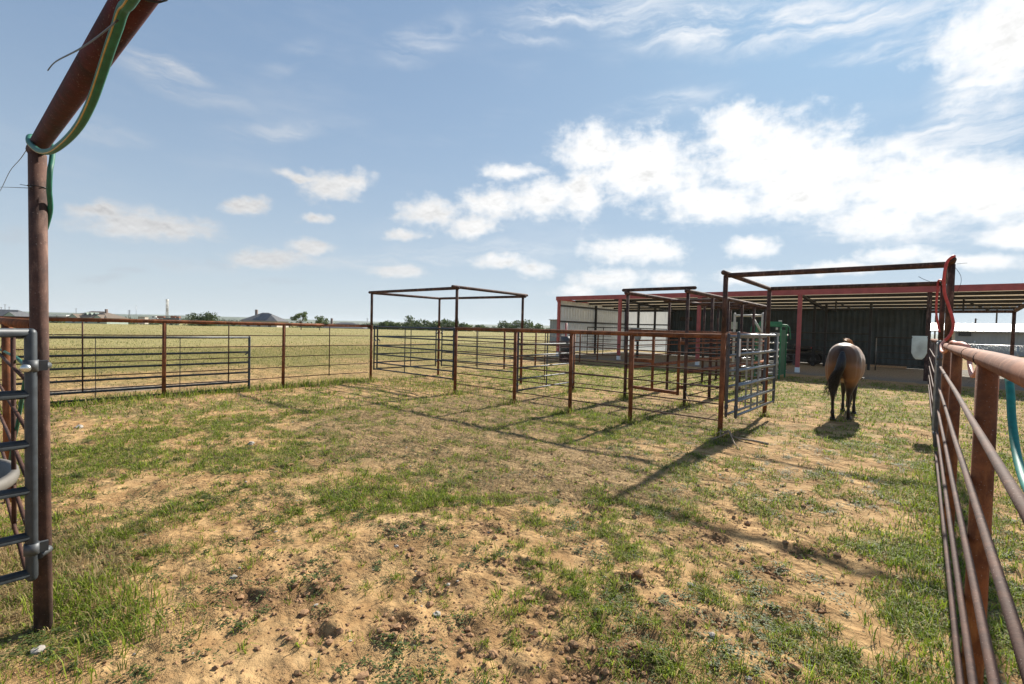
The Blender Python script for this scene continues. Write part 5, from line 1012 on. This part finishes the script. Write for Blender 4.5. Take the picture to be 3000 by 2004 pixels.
# container left of the barn
ct_ = thing('container', 'grey corrugated container standing past the left end of the barn', 'container', (-28.5, 41, 0)); obj('shell', ribbed(MB(), -29.3, -25, .1, 2.5, 'x', 40, .3, .05, .5), M['greywall'], ct_); obj('body', MB().box((-27.1, 41.4, 1.3), (4.3, 2.6, 2.38)), M['greywall'], ct_); obj('roof', MB().box((-27.1, 41.3, 2.53), (4.5, 2.9, .06)), M['steel'], ct_)
# white roofed building on the far right
wbd = thing('metal_building', 'long grey metal building with bright white ribbed roof beyond the barn', 'building', (6, 74, 0))
obj('wall', ribbed(MB(), 2.55, 22, 0, 2.5, 'x', 70.1, .3, .03, .35), M['greywall'], wbd); obj('end_wall', MB().box((2.6, 74, 1.25), (.1, 8, 2.5)), M['greywall'], wbd)
obj('roof', MB().add([(-6, 69.6, 2.42), (22.5, 69.6, 2.42), (22.5, 74.2, 3.34), (-6, 74.2, 3.34), (-6, 78.8, 2.42), (22.5, 78.8, 2.42)], [(0, 1, 2, 3), (3, 2, 5, 4)]), M['whiteroof'], wbd)
sm3 = MB()
for k in range(46): x = -5.8+k*.62; sm3.beam((x, 69.62, 2.45), (x, 74.2, 3.37), .07, .05)
obj('roof_ribs', sm3, M['greywall'], wbd); obj('eave_trim', MB().box((8.2, 69.57, 2.40), (28.6, .06, .12)), M['greywall'], wbd)
for x in (.55, -2.5, -5.6): obj('porch_post', MB().box((x, 69.9, 1.2), (.12, .12, 2.4)), M['black'], wbd)
s2 = thing('wall_sign', 'dark grey sign with pale scribbled lettering on the white-roofed building', 'sign', (3.3, 70.0, 2.1)); obj('board', MB().box((3.32, 70.02, 2.11), (.98, .03, .42)), M['quad'], s2)
sm4 = MB(); rr_ = random.Random(2)
for k in range(2):
    xs_ = [2.92+i*.09 for i in range(9)]
    sm4.tube([(x+j*.03, 69.995, 2.19-k*.17+rr_.uniform(-.05, .05)) for x in xs_ for j in range(3)], .008, 4)
obj('scribble', sm4, M['greywall'], s2)
lm = thing('wall_lamp', 'small white lamp on the grey wall of the white-roofed building', 'lamp', (4.1, 70, 1.25)); obj('housing', MB().ball((4.1, 70.0, 1.3), (.07, .07, .13), 8, 6), M['white'], lm)
cf = thing('chain_link_fence', 'galvanised chain link fence in front of the white-roofed building', 'fence', (2, 50, 0))
obj('top_rail', MB().tube([(-2, 50, 1.2), (14, 50, 1.2)], .028, 8), M['steel'], cf)
for k in range(9): obj('post', MB().tube([(-.8+k*2.0, 50, -.1), (-.8+k*2.0, 50, 1.22)], .035, 8), M['steel'], cf)
wm_ = MB()
for k in range(110): x = -2+k*.15; wm_.tube([(x, 50.03, .03), (x+1.15, 50.03, 1.18)], .004, 3).tube([(x+1.15, 50.045, .03), (x, 50.045, 1.18)], .004, 3)
obj('mesh', wm_, M['steel'], cf)
for px, zt_, lab in ((2915, 9.5, 'dark utility pole rising above the white metal roof'), (2854, 6.6, 'short pole end showing above the white metal roof'), (2737, 7.0, 'short pole between the dark barn wall and the hose post')):
    p_ = at(px, 115); u_ = thing('utility_pole', lab, 'utility pole', (p_.x, p_.y, 0), 'poles behind the white-roofed building'); obj('pole', MB().tube([(p_.x, p_.y, -.5), (p_.x, p_.y, zt_)], .16, 8), M['trunk'], u_)
    obj('insulator', MB().tube([(p_.x, p_.y, zt_-.3), (p_.x+.4, p_.y, zt_-.2)], .05, 6), M['steel'], u_)

# ------------------------------------------------------------------ haze: one closed box of even, thin air round everything
hx = max(abs(gx[0]), gx[-1], abs(gy[0]), gy[-1])+20
hz_ = obj('haze', MB().box((0, 0, 20), (2*hx, 2*hx, 64)), M['black']); tag(hz_, kind='stuff')
mh, t, b = new_mat('haze_air'); t.n.remove(b); pv = t.new('ShaderNodeVolumePrincipled'); pv.inputs['Color'].default_value = (.80, .87, .95, 1); pv.inputs['Density'].default_value = .00010; pv.inputs['Anisotropy'].default_value = .2
t.l.new(pv.outputs[0], t.n['Material Output'].inputs['Volume']); hz_.data.materials.clear(); hz_.data.materials.append(mh)
